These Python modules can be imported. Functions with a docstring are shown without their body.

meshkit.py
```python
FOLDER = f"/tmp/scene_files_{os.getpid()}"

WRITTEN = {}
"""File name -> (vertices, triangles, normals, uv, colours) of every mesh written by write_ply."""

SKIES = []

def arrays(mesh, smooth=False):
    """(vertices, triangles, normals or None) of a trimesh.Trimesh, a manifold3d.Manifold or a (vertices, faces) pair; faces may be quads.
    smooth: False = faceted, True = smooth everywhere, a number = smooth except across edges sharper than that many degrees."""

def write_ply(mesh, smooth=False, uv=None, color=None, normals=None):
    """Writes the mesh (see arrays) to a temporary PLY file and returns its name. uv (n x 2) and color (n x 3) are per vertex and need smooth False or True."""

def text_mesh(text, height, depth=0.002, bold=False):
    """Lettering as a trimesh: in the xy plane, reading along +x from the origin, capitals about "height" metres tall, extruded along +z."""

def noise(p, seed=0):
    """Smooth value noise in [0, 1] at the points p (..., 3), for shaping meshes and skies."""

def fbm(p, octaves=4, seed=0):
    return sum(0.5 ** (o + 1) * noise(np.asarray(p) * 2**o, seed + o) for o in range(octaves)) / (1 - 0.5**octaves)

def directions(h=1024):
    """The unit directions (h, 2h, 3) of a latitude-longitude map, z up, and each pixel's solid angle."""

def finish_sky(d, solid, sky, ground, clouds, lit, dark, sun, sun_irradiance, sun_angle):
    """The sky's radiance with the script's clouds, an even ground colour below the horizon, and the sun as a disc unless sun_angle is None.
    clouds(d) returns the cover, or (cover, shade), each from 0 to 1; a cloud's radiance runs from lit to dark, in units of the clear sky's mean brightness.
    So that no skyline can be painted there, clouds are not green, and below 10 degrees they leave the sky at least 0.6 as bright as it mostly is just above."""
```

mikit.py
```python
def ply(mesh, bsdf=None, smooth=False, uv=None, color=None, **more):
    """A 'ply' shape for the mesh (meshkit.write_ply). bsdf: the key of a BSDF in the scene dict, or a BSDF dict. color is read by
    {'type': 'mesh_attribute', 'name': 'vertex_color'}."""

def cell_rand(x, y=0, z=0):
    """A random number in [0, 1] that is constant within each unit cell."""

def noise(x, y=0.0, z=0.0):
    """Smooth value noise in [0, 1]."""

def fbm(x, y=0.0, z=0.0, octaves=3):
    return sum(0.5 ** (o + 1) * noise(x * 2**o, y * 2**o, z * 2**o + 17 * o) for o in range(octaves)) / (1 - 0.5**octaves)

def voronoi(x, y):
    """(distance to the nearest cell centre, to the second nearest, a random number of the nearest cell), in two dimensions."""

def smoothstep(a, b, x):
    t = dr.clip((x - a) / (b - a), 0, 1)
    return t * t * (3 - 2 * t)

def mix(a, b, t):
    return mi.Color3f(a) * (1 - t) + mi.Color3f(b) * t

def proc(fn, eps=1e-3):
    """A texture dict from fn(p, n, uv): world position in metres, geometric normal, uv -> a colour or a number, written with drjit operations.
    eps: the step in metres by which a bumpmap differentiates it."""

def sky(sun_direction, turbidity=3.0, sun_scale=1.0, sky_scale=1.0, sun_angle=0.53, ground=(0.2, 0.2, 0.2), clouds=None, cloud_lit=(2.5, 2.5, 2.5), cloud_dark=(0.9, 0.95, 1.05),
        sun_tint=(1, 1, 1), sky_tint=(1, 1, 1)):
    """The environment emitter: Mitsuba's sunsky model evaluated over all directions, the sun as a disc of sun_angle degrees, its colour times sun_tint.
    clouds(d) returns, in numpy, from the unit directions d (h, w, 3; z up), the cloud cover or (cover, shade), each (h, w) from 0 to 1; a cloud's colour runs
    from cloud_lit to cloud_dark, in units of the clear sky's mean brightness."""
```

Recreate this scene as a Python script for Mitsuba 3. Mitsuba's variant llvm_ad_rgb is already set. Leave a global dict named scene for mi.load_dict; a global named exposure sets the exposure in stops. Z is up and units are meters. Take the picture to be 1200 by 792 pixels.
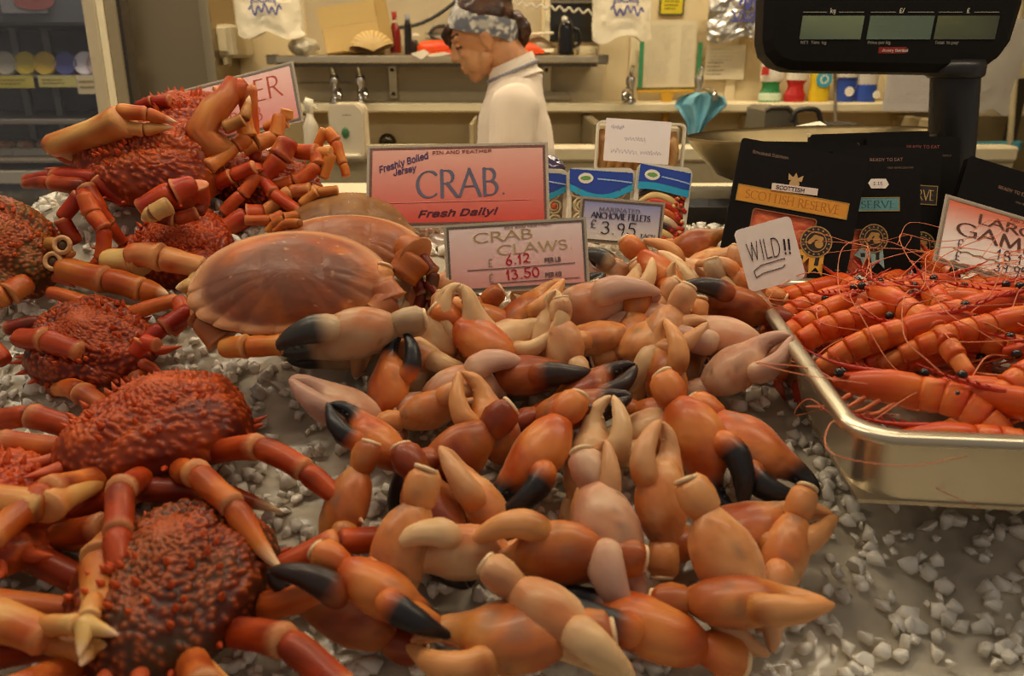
import math, random
import numpy as np, trimesh, mitsuba as mi, mikit, meshkit
import manifold3d as m3
from shapely.geometry import Polygon, LineString, Point, box as sbox
from shapely.ops import unary_union
from shapely import affinity
T = mi.ScalarTransform4f
scene, labels = {}, {}
rng = np.random.default_rng(7)
random.seed(7)

# ------------------------------------------------------------------ camera, light, exposure
EYE = np.array([0.0, 0.0, 1.45]); PITCH = math.radians(20.0); FPX = 900.0
FW = np.array([0, math.cos(PITCH), -math.sin(PITCH)]); UP = np.array([0, math.sin(PITCH), math.cos(PITCH)]); RT = np.array([1.0, 0, 0])
scene['camera'] = {'type': 'thinlens', 'fov': math.degrees(2 * math.atan(600 / FPX)), 'fov_axis': 'x', 'near_clip': 0.02, 'far_clip': 60.0,
                   'aperture_radius': 0.0020, 'focus_distance': 0.88,
                   'to_world': T().look_at(origin=EYE.tolist(), target=(EYE + FW).tolist(), up=[0, 0, 1])}
exposure = 1.7
WARM = (1.0, 0.84, 0.60)
scene['hall_light'] = {'type': 'constant', 'radiance': {'type': 'rgb', 'value': [0.085, 0.074, 0.064]}}
LAMPS = [  # (x, y, z, length along x, width, radiance): the fluorescent fittings of the stall
    (-0.95, 2.35, 2.66, 1.2, 0.16, 10.5), (0.75, 2.35, 2.66, 1.2, 0.16, 10.5),
    (-0.55, 0.80, 2.36, 1.2, 0.14, 5.2), (0.85, 0.80, 2.36, 1.2, 0.14, 5.2)]


# ------------------------------------------------------------------ helpers
def srgb(h):
    c = np.array([int(h[i:i + 2], 16) for i in (0, 2, 4)]) / 255.0
    return np.where(c < 0.04045, c / 12.92, ((c + 0.055) / 1.055) ** 2.4)


def P(x, y, Y):
    "the point at world depth Y that stands at pixel (x, y) of the photograph"
    d = FW + RT * ((x - 600) / FPX) + UP * ((396 - y) / FPX)
    return EYE + d * (Y / d[1])


def ppm(y, Y):
    "metres that one pixel spans there"
    return Y / (math.cos(PITCH) + math.sin(PITCH) * (396 - y) / FPX) / FPX


def unit(v):
    v = np.asarray(v, float)
    return v / (np.linalg.norm(v) + 1e-12)


def mat(ex, ey, ez, o):
    m = np.eye(4); m[:3, 0], m[:3, 1], m[:3, 2], m[:3, 3] = ex, ey, ez, o
    return m


def tf(m, v):
    return np.asarray(v) @ m[:3, :3].T + m[:3, 3]


class G:
    "a mesh under construction: pieces with a colour per vertex"
    def __init__(s):
        s.v, s.f, s.c, s.n = [], [], [], 0

    def add(s, vf, col, hard=False, m=None):
        if hasattr(vf, 'vertices'):
            vf = (np.array(vf.vertices), np.array(vf.faces))
        v, f = np.asarray(vf[0], float), np.asarray(vf[1], int)
        if f.shape[1] == 4:
            f = np.vstack([f[:, [0, 1, 2]], f[:, [0, 2, 3]]])
        if hard:
            v, f = v[f].reshape(-1, 3), np.arange(len(f) * 3).reshape(-1, 3)
        if callable(col):
            c = col(v)
        else:
            c = np.asarray(col, float)
            if c.ndim == 1:
                c = np.tile(c, (len(v), 1))
        if m is not None:
            v = tf(m, v)
        s.v.append(v); s.f.append(f + s.n); s.c.append(np.clip(c, 0.001, 0.98)); s.n += len(v)
        return s

    def ply(s, bsdf):
        return mikit.ply((np.vstack(s.v), np.vstack(s.f)), bsdf, smooth=True, color=np.vstack(s.c))


used = {}


def numbered(k):
    n = used.get(k, -1) + 1
    used[k] = n
    return k if n == 0 else f'{k}_{n:03d}'


def thing(name, label, cat, group=None):
    k = numbered(name)
    labels[k] = {'label': label, 'category': cat}
    if group:
        labels[k]['group'] = group
    return k


def obj(name, g, bsdf, parent=None, m=None, label=None):
    k = numbered(parent + '__' + name if parent else name)
    d = g if isinstance(g, dict) else g.ply(bsdf)
    if m is not None:
        d = {**d, 'to_world': T(np.asarray(m).tolist())}
    scene[k] = d
    if label:
        labels.setdefault(k, {})['label'] = label
    return k


def one(name, g, bsdf, label, cat, group=None, m=None):
    k = obj(name, g, bsdf, m=m)
    labels[k] = {'label': label, 'category': cat}
    if group:
        labels[k]['group'] = group
    return k


def struct(name, g, bsdf, label, parent=None):
    k = obj(name, g, bsdf, parent)
    labels[k] = {'label': label}
    if not parent:
        labels[k]['kind'] = 'structure'
    return k


def box(x0, x1, y0, y1, z0, z1, ch=0.0):
    a = np.array([[x, y, z] for x in (x0, x1) for y in (y0, y1) for z in (z0, z1)], float)
    if ch <= 0:
        f = [[0, 1, 3, 2], [4, 6, 7, 5], [0, 4, 5, 1], [2, 3, 7, 6], [0, 2, 6, 4], [1, 5, 7, 3]]
        return a, np.array(f)
    c = np.array([(x0 + x1) / 2, (y0 + y1) / 2, (z0 + z1) / 2])
    pts = []
    for p in a:
        for k in range(3):
            q = p.copy()
            for j in range(3):
                if j != k:
                    q[j] -= ch * np.sign(p[j] - c[j])
            pts.append(q)
    h = trimesh.convex.convex_hull(np.array(pts))
    return np.array(h.vertices), np.array(h.faces)


def spline(pts, m=8):
    p = np.asarray(pts, float)
    q = np.vstack([2 * p[0] - p[1], p, 2 * p[-1] - p[-2]])
    out = []
    for i in range(1, len(q) - 2):
        for t in np.arange(m) / m:
            a, b, c, d = q[i - 1:i + 3]
            out.append(0.5 * (2 * b + (c - a) * t + (2 * a - 5 * b + 4 * c - d) * t * t + (3 * b - 3 * c + d - a) * t ** 3))
    out.append(p[-1])
    return np.array(out)


def tube(path, rad, n=12, ref=(0.13, 0.21, 1.0), cap=True):
    "rad: one radius, one per point, or pairs (along the side, along the ref direction)"
    p = np.asarray(path, float); k = len(p)
    r = np.asarray(rad, float)
    if r.ndim == 0:
        r = np.full((k, 2), float(r))
    elif r.ndim == 1:
        r = np.stack([r, r], 1)
    t = np.gradient(p, axis=0); t /= np.linalg.norm(t, axis=1, keepdims=True) + 1e-12
    a = np.arange(n) / n * 2 * np.pi
    u = unit(np.asarray(ref, float) - t[0] * np.dot(ref, t[0]))
    v, rings = [], []
    for i in range(k):
        u = unit(u - t[i] * np.dot(u, t[i])); s = np.cross(t[i], u)
        rings.append(p[i] + r[i, 0] * np.cos(a)[:, None] * s + r[i, 1] * np.sin(a)[:, None] * u)
    v = np.vstack(rings)
    i, j = np.meshgrid(np.arange(k - 1), np.arange(n), indexing='ij')
    q = lambda a_, b_: (a_ * n + b_ % n).ravel()
    f = np.stack([q(i, j), q(i, j + 1), q(i + 1, j + 1), q(i + 1, j)], 1)
    f = np.vstack([f[:, [0, 1, 2]], f[:, [0, 2, 3]]])
    if cap:
        v = np.vstack([v, p[0], p[-1]])
        j = np.arange(n)
        f = np.vstack([f, np.stack([np.full(n, k * n), (j + 1) % n, j], 1), np.stack([np.full(n, k * n + 1), (k - 1) * n + j, (k - 1) * n + (j + 1) % n], 1)])
    return v, f


def lathe(prof, n=28, m=None):
    pr = np.asarray(prof, float); k = len(pr)
    a = np.arange(n) / n * 2 * np.pi
    v = np.vstack([np.stack([r * np.cos(a), r * np.sin(a), np.full(n, z)], 1) for r, z in pr])
    i, j = np.meshgrid(np.arange(k - 1), np.arange(n), indexing='ij')
    q = lambda a_, b_: (a_ * n + b_ % n).ravel()
    f = np.stack([q(i, j), q(i, j + 1), q(i + 1, j + 1), q(i + 1, j)], 1)
    if m is not None:
        v = tf(m, v)
    return v, np.vstack([f[:, [0, 1, 2]], f[:, [0, 2, 3]]])


def grid(nx, ny, fn):
    u, v = np.meshgrid(np.linspace(0, 1, nx), np.linspace(0, 1, ny), indexing='ij')
    p = fn(u.ravel(), v.ravel())
    i, j = np.meshgrid(np.arange(nx - 1), np.arange(ny - 1), indexing='ij')
    q = lambda a, b: (a * ny + b).ravel()
    f = np.stack([q(i, j), q(i + 1, j), q(i + 1, j + 1), q(i, j + 1)], 1)
    return np.asarray(p, float), np.vstack([f[:, [0, 1, 2]], f[:, [0, 2, 3]]])


def ball(c, r, sub=2):
    s = trimesh.creation.icosphere(subdivisions=sub)
    return np.array(s.vertices) * np.asarray(r) + np.asarray(c), np.array(s.faces)


def bumpy(vf, amp, freq, seed=0, octaves=2):
    v, f = vf
    m = trimesh.Trimesh(v, f, process=False)
    n = meshkit.arrays(m, True)[2]
    return v + n * (amp * (meshkit.fbm(v * freq, octaves, seed) - 0.5) * 2)[:, None], f


def extr(poly, d):
    geoms = getattr(poly, 'geoms', [poly])
    ms = [trimesh.creation.extrude_polygon(g, d, engine='earcut') for g in geoms if g.area > 1e-12]
    m = trimesh.util.concatenate(ms)
    return np.array(m.vertices), np.array(m.faces)


def rrect(w, h, r, x=0.0, y=0.0):
    return sbox(x + r, y + r, x + w - r, y + h - r).buffer(r, quad_segs=6)


def mixc(a, b, t):
    t = np.clip(np.asarray(t, float), 0, 1)[..., None]
    return np.asarray(a) * (1 - t) + np.asarray(b) * t


def mottle(cols, freq, seed=0, sharp=2.5):
    "a colour function: noise blends through the list of colours"
    cols = [srgb(c) if isinstance(c, str) else np.asarray(c) for c in cols]

    def fn(v):
        out = np.tile(cols[0], (len(v), 1))
        for i, c in enumerate(cols[1:]):
            t = (meshkit.fbm(v * freq + 3.7 * i, 3, seed + 11 * i) - 0.5) * sharp + 0.5 - 0.12 * i
            out = mixc(out, c, t)
        return out
    return fn


def mot(cols, freq, seed=0, sharp=2.5, tint=(.90, .88, .56)):
    f = mottle(cols, freq, seed, sharp)
    return lambda v: f(v) ** 1.10 * np.array(tint)


# ------------------------------------------------------------------ lettering: a stroke alphabet cut as broad-pen or even-pen shapes
def _arc(cx, cy, rx, ry, a0, a1, n=14):
    a = np.radians(np.linspace(a0, a1, n))
    return [(cx + rx * math.cos(q), cy + ry * math.sin(q)) for q in a]


GL = {
    'A': (.86, [[(.02, 0), (.43, 1)], [(.43, 1), (.84, 0)], [(.17, .36), (.69, .36)]]),
    'B': (.66, [[(.1, 0), (.1, 1)], [(.1, 1), (.3, 1)] + _arc(.3, .76, .22, .24, 90, -90) + [(.1, .52)], [(.1, .52), (.32, .52)] + _arc(.32, .26, .28, .26, 90, -90) + [(.1, 0)]]),
    'C': (.86, [_arc(.5, .5, .46, .5, 48, 312, 24)]),
    'D': (.84, [[(.1, 0), (.1, 1)], [(.1, 1), (.3, 1)] + _arc(.3, .5, .46, .5, 90, -90, 20) + [(.1, 0)]]),
    'E': (.6, [[(.1, 0), (.1, 1)], [(.1, 1), (.52, 1)], [(.1, .52), (.46, .52)], [(.1, 0), (.54, 0)]]),
    'F': (.56, [[(.1, 0), (.1, 1)], [(.1, 1), (.52, 1)], [(.1, .52), (.44, .52)]]),
    'G': (.9, [_arc(.5, .5, .46, .5, 48, 318, 24), [(.84, .08), (.84, .44)], [(.6, .44), (.88, .44)]]),
    'H': (.84, [[(.1, 0), (.1, 1)], [(.74, 0), (.74, 1)], [(.1, .52), (.74, .52)]]),
    'I': (.3, [[(.15, 0), (.15, 1)]]),
    'K': (.74, [[(.1, 0), (.1, 1)], [(.62, 1), (.1, .46)], [(.26, .6), (.7, 0)]]),
    'L': (.56, [[(.1, 0), (.1, 1)], [(.1, 0), (.54, 0)]]),
    'M': (1.0, [[(.08, 0), (.16, 1)], [(.16, 1), (.5, .12)], [(.5, .12), (.84, 1)], [(.84, 1), (.92, 0)]]),
    'N': (.84, [[(.1, 0), (.1, 1)], [(.1, 1), (.74, 0)], [(.74, 0), (.74, 1)]]),
    'O': (.96, [_arc(.48, .5, .44, .5, 90, 450, 28)]),
    'P': (.62, [[(.1, 0), (.1, 1)], [(.1, 1), (.3, 1)] + _arc(.3, .74, .26, .26, 90, -90) + [(.1, .48)]]),
    'R': (.72, [[(.1, 0), (.1, 1)], [(.1, 1), (.3, 1)] + _arc(.3, .75, .25, .25, 90, -90) + [(.1, .5)], [(.32, .5), (.7, 0)]]),
    'S': (.56, [_arc(.28, .76, .2, .24, 30, 250, 14) + _arc(.28, .26, .22, .26, 80, -150, 14)]),
    'T': (.66, [[(.33, 0), (.33, 1)], [(.02, 1), (.64, 1)]]),
    'U': (.8, [[(.1, 1), (.1, .3)] + _arc(.4, .3, .3, .3, 180, 360) + [(.7, 1)]]),
    'V': (.8, [[(.02, 1), (.4, 0)], [(.4, 0), (.78, 1)]]),
    'W': (1.1, [[(.02, 1), (.3, 0)], [(.3, 0), (.55, 1)], [(.55, 1), (.8, 0)], [(.8, 0), (1.08, 1)]]),
    'Y': (.74, [[(.02, 1), (.37, .5)], [(.37, .5), (.37, 0)], [(.37, .5), (.72, 1)]]),
    'X': (.74, [[(.04, 1), (.7, 0)], [(.7, 1), (.04, 0)]]),
    '.': (.26, [[(.1, .03), (.14, .03)]]),
    '!': (.3, [[(.16, 1), (.13, .3)], [(.12, .05), (.13, .02)]]),
    '/': (.4, [[(.02, 0), (.38, 1)]]),
    ' ': (.36, []),
    '£': (.66, [_arc(.36, .76, .2, .24, 20, 180) + [(.16, .4), (.2, .1), (.06, .0), (.3, .06), (.56, .02)], [(.04, .44), (.44, .46)]]),
    '0': (.62, [_arc(.3, .5, .25, .5, 100, 450, 24)]),
    '1': (.36, [[(.06, .66), (.22, 1), (.16, 0)]]),
    '2': (.62, [_arc(.28, .74, .2, .26, 170, -40) + [(.08, .02)], _arc(.16, .1, .1, .09, 200, -20, 8) + [(.56, .02)]]),
    '3': (.6, [_arc(.24, .76, .2, .22, 150, -80) + _arc(.24, .27, .25, .27, 80, -140)]),
    '5': (.6, [[(.52, 1), (.16, .98), (.12, .56)] + _arc(.26, .3, .24, .3, 110, -150)]),
    '6': (.58, [[(.42, 1), (.16, .6)] + _arc(.27, .26, .19, .26, 150, 480)]),
    '8': (.58, [_arc(.27, .75, .17, .24, -90, 270) + _arc(.27, .26, .22, .26, 90, -270)]),
    '9': (.58, [_arc(.27, .72, .2, .26, 0, 360) + [(.47, .7), (.44, .3), (.36, 0)]]),
    'k': (.56, [[(.1, 0), (.1, 1)], [(.46, .64), (.1, .3)], [(.22, .4), (.5, 0)]]),
    'g': (.6, [_arc(.28, .34, .2, .3, 0, 360), [(.48, .6), (.48, -.1)] + _arc(.3, -.12, .18, .18, 0, -150)]),
}


def _stroke(pts, thick, thin, pen):
    out = []
    p = np.asarray(pts, float)
    for a, b in zip(p[:-1], p[1:]):
        th = math.degrees(math.atan2(*(b - a)[::-1]))
        w = thick if pen is None else max(thin, thick * abs(math.sin(math.radians(th - pen))))
        if np.linalg.norm(b - a) > 1e-9:
            out.append(LineString([a, b]).buffer(w / 2, quad_segs=2, cap_style=1 if pen is None else 2))
            if pen is not None:
                out.append(Point(b).buffer(w / 2, quad_segs=2)); out.append(Point(a).buffer(w / 2, quad_segs=2))
    return out


def lettering(text, height, thick=.13, thin=.045, pen=18.0, serif=.0, shear=0.0, jitter=0.0, seed=0, gap=.08):
    "(polygon, width): capitals 'height' tall with the baseline's left end at the origin"
    r = np.random.default_rng(seed); x, parts = 0.0, []
    for ch in text:
        adv, strokes = GL[ch]
        dy, rot, sc = r.normal(0, jitter), r.normal(0, jitter * 60), 1 + r.normal(0, jitter)
        gl = []
        for st in strokes:
            gl += _stroke(st, thick, thin, pen)
            if serif:
                for e, q in ((st[0], st[1]), (st[-1], st[-2])):
                    if e[1] in (0, 1) and abs(e[1] - q[1]) > abs(e[0] - q[0]) * 0.8:
                        gl.append(sbox(e[0] - serif, e[1] - .022, e[0] + serif, e[1] + .022))
        if gl:
            u = affinity.translate(affinity.rotate(affinity.scale(unary_union(gl), sc, sc, origin=(0, 0)), rot, origin=(0, 0)), x, dy)
            parts.append(u)
        x += adv + gap
    u = unary_union(parts).simplify(0.004)
    if shear:
        u = affinity.skew(u, shear, 0, origin=(0, 0))
    return affinity.scale(u, height, height, origin=(0, 0)), x * height


def inter(text, height, depth=0.0004, bold=False, shear=0.0):
    m = meshkit.text_mesh(text, height, depth, bold)
    v = np.array(m.vertices)
    v[:, 0] += v[:, 1] * shear
    return v, np.array(m.faces)


def bars(lines, x0, w, y0, dy, h, seed=0):
    "rows of print too small to read"
    r = np.random.default_rng(seed); g = []
    for i in range(lines):
        x = x0
        while x < x0 + w * r.uniform(.6, 1):
            L = r.uniform(.05, .16) * w
            g.append(sbox(x, y0 - i * dy, min(x + L, x0 + w), y0 - i * dy + h)); x += L + .02 * w
    return unary_union(g)


# ------------------------------------------------------------------ materials (colour comes from the meshes)
VC = {'type': 'mesh_attribute', 'name': 'vertex_color'}


def prin(rough, **k):
    return {'type': 'twosided', 'b': {'type': 'principled', 'base_color': VC, 'roughness': rough, **k}}


scene['card_black'] = prin(0.5, specular=0.12)
scene['matte'] = prin(0.75, specular=0.25)
scene['satin'] = prin(0.42, specular=0.45)
scene['wet'] = prin(0.40, specular=0.28, clearcoat=0.35, clearcoat_gloss=0.93)
scene['shell'] = prin(0.46, specular=0.22, clearcoat=0.35, clearcoat_gloss=0.92)
scene['gloss'] = prin(0.14, specular=0.5)
scene['paint'] = prin(0.55, specular=0.3)
scene['steel'] = prin(0.30, metallic=0.9)
scene['brushed'] = prin(0.38, metallic=0.35)
scene['chrome'] = prin(0.10, metallic=1.0)
scene['film'] = {'type': 'thindielectric', 'int_ior': 1.35}
scene['glass'] = {'type': 'thindielectric', 'int_ior': 1.5}
scene['lamp_tube'] = {'type': 'diffuse', 'reflectance': {'type': 'rgb', 'value': [.8, .8, .8]}}

# ------------------------------------------------------------------ the setting: the stall's room, the hall on its left
def pframe(bl, br, tl):
    "a flat thing's frame from its corners (pixel x, pixel y, depth): (matrix, width, height); x right, y up, z towards the viewer"
    o, a, b = P(*bl), P(*br), P(*tl)
    ex = unit(a - o); ey = unit((b - o) - ex * np.dot(b - o, ex))
    return mat(ex, ey, np.cross(ex, ey), o), np.linalg.norm(a - o), abs(np.dot(b - o, ey))


CREAM, CREAM2 = srgb('d9c79c'), srgb('cdbb92')
YW = 3.2
struct('floor', G().add(box(-7, 4, -3, 8, -0.1, 0), mottle(['6b6660', '5a554f'], 3, 2)), 'matte', 'grey floor of the market hall')
struct('wall_back', G().add(box(-1.33, 2.6, YW, YW + 0.12, 0, 2.75), mottle(['d9c79c', 'd2bf93'], 1.3, 5)), 'paint', 'cream back wall of the fish stall behind the sinks')
struct('wall_right', G().add(box(2.32, 2.44, 1.3, YW, 0, 2.75), mottle(['7d6d4e', '6f6146', '867655'], 14, 3)), 'paint', 'brownish side wall at the right of the stall')
struct('ceiling', G().add(box(-1.8, 2.6, 1.2, YW + .12, 2.75, 2.85), srgb('d8ccb0')), 'matte', 'pale ceiling over the stall')
tr = [P(741, 60, YW)[0], P(856, 60, YW)[0]]
for i, x in enumerate(tr):
    struct('trim', G().add(box(x - .012, x + .03, YW - .014, YW, P(0, 124, YW)[2], 2.7, .004), srgb('dccca4')), 'paint', ['narrow cream wall strip beside the menu sheet', 'narrow cream wall strip under the foil bag'][i])
# brown tiled patch low on the right
xa, xb = P(1118, 150, YW - .02)[0], 2.32
g = G().add(box(xa, xb, YW - .03, YW, 0, P(0, 136, YW)[2]), mottle(['7c6a45', '6d5c3b', '86744e'], 18, 8))
struct('wall_panel', g, 'satin', 'brown lower wall panel behind the blue broom')

# steel cabinet side at the left
a, b = P(151, 60, 2.92), P(250, 60, 2.92)
g = G().add(box(a[0], b[0], 2.92, 3.19, 0, 2.6, .006), mottle(['9c8b6c', 'a89675'], 2, 4))
t = thing('steel_cabinet', 'tall brushed steel cabinet behind the slanting glass post', 'cabinet')
obj('body', g, 'steel', t)
obj('edge_strip', G().add(box(b[0] - .03, b[0] + .004, 2.912, 2.92, .1, 2.6), srgb('b5a582')), 'steel', t)
# paper towel dispenser on the wall beside it
m, w, h = pframe((254, 68, 2.98), (278, 68, 2.98), (254, 28, 2.98))
t = thing('paper_towel_dispenser', 'small grey plastic dispenser on the wall beside the steel cabinet', 'dispenser')
obj('case', G().add(box(0, w, 0, h, -.21, 0, .012), srgb('bdb08e'), True, m), 'satin', t)
obj('front_cover', G().add(box(.012, w * .62, .02, h - .01, 0, .012, .005), srgb('cabd9a'), True, m), 'satin', t)
obj('outlet', G().add(box(.02, w * .5, -.025, .005, -.05, 0, .004), srgb('a99c7c'), True, m), 'satin', t)

# sink unit with its ledge
zl, zl2 = P(0, 120, 3.06)[2], P(0, 131, 3.06)[2]
x0, x1 = P(296, 125, 3.06)[0], P(1104, 150, 3.1)[0]
t = thing('sink_unit', 'long cream sink unit with an upstand ledge under the taps', 'sink')
obj('ledge', G().add(box(x0, x1, 3.02, YW - .003, zl2, zl, .006), srgb('ded0a9'), True), 'satin', t)
obj('basin_back', G().add(box(x0, x1, 3.13, YW - .003, .5, zl2), mottle(['b9a67c', 'b2a077'], 3, 1)), 'satin', t)
zr = P(0, 171, 2.62)[2]
obj('front_rim', G().add(box(x0, x1, 2.60, 2.68, zr - .05, zr, .008), srgb('d8c9a2'), True), 'satin', t)
obj('apron', G().add(box(x0, x1, 2.62, 2.64, .1, zr - .04), srgb('c5b68f'), True), 'satin', t)
obj('basin_floor', G().add(box(x0, x1, 2.64, 3.13, zr - .32, zr - .30), srgb('b3a37e'), True), 'satin', t)
for px_, w_ in ((343, .03), (556, .012), (693, .035), (892, .03), (1085, .03)):
    xx = P(px_, 140, 2.9)[0]
    obj('divider', G().add(box(xx - w_ / 2, xx + w_ / 2, 2.66, 3.13, zr - .3, zl2 - .012, .004), srgb('a39370' if px_ != 693 else '6f6248'), True), 'satin', t)
obj('upstand', G().add(box(x0, P(706, 100, 3.19)[0], 3.185, YW - .003, zl, P(0, 77, 3.19)[2]), mottle(['d0c09a', 'c8b892'], 2, 9)), 'satin', t, label='pale splash panel')
struct('panel_seam', G().add(box(x0, P(412, 100, 3.18)[0], 3.18, 3.186, P(0, 98, 3.18)[2], P(0, 96, 3.18)[2]), srgb('a89a7a')), 'satin', 'thin seam', t)
obj('drain_knob', G().add(lathe([(0, .0), (.03, 0), (.034, .02), (.02, .03), (0, .03)], 16, mat([1, 0, 0], [0, 0, 1], [0, -1, 0], P(455, 166, 3.12))), srgb('5c5647')), 'chrome', t)


def tap(x, y, label, flip=1):
    o = P(x, y + 16, 3.04); s = ppm(y, 3.04)
    t = thing('tap', label, 'tap', 'chrome taps over the sinks')
    g = G().add(lathe([(.024, 0), (.024, .012), (.015, .018), (.014, .06), (.018, .065), (.02, .085), (.014, .1), (0, .102)], 16, mat([1, 0, 0], [0, 1, 0], [0, 0, 1], [o[0], 3.04, zl])), srgb('d8d2c6'))
    obj('body', g, 'chrome', t)
    q = np.array([o[0], 3.04, zl + .075])
    obj('lever', G().add(tube([q, q + [0, -.01, .03], q + [0, -.035, .055]], [.011, .010, .007], 10), srgb('d8d2c6')), 'chrome', t)
    obj('spout', G().add(tube(spline([q + [0, 0, -.04], q + [.02 * flip, -.05, -.03], q + [.035 * flip, -.1, -.035], q + [.036 * flip, -.115, -.06]], 5), .011, 10), srgb('cfc8ba')), 'chrome', t)
    obj('collar', G().add(lathe([(.02, -.008), (.027, 0), (.02, .008)], 14, mat([0, 1, 0], [0, 0, 1], [1, 0, 0], q + [.018 * flip, -.02, -.045])), srgb('8a857a')), 'chrome', t)


tap(394, 104, 'chrome tap above the soap dispenser, farther from the shelf bracket')
tap(424, 104, 'chrome tap just left of the shelf bracket')
tap(738, 106, 'chrome tap at the left end of the yellow squeegee', -1)
tap(817, 106, 'chrome tap over the hanging blue cloth')

# ------------------------------------------------------------------ the shelf on the wall and what stands on it
YS = 2.95
zs = P(0, 65, YS)[2]
zs2 = P(0, 74, YS)[2]
t = thing('steel_shelf', 'long steel wall shelf with a grey end cap behind the woman', 'shelf')
xs0, xs1 = P(318, 70, YS)[0], P(704, 70, YS)[0]
obj('board', G().add(box(xs0, xs1, YS, YW, zs2, zs, .004), srgb('cfc3a8'), True), 'steel', t)
obj('underside_channel', G().add(box(xs0 + .02, xs1 - .01, YS + .012, YW, zs2 - .012, zs2), srgb('4d4537'), True), 'satin', t)
for x in (318, 707):
    xx = P(x, 70, YS)[0]
    obj('end_cap', G().add(box(xx - .018, xx + .018, YS - .004, YS + .05, zs2 - .004, zs + .003, .004), srgb('6d6556'), True), 'satin', t)
for x in (461, 640):
    xx = P(x, 96, 3.17)[0]
    br = obj('bracket', G().add(box(xx - .018, xx + .018, 3.155, 3.185, P(0, 116, 3.17)[2], zs2, .003), srgb('cbbf9f'), True), 'steel', t)
    for y in (82, 110):
        obj('screw', G().add(lathe([(0, .006), (.007, .004), (.008, 0)], 10, mat([1, 0, 0], [0, 0, 1], [0, -1, 0], [xx, 3.155, P(0, y, 3.16)[2]])), srgb('6c6455')), 'steel', br)
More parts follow.
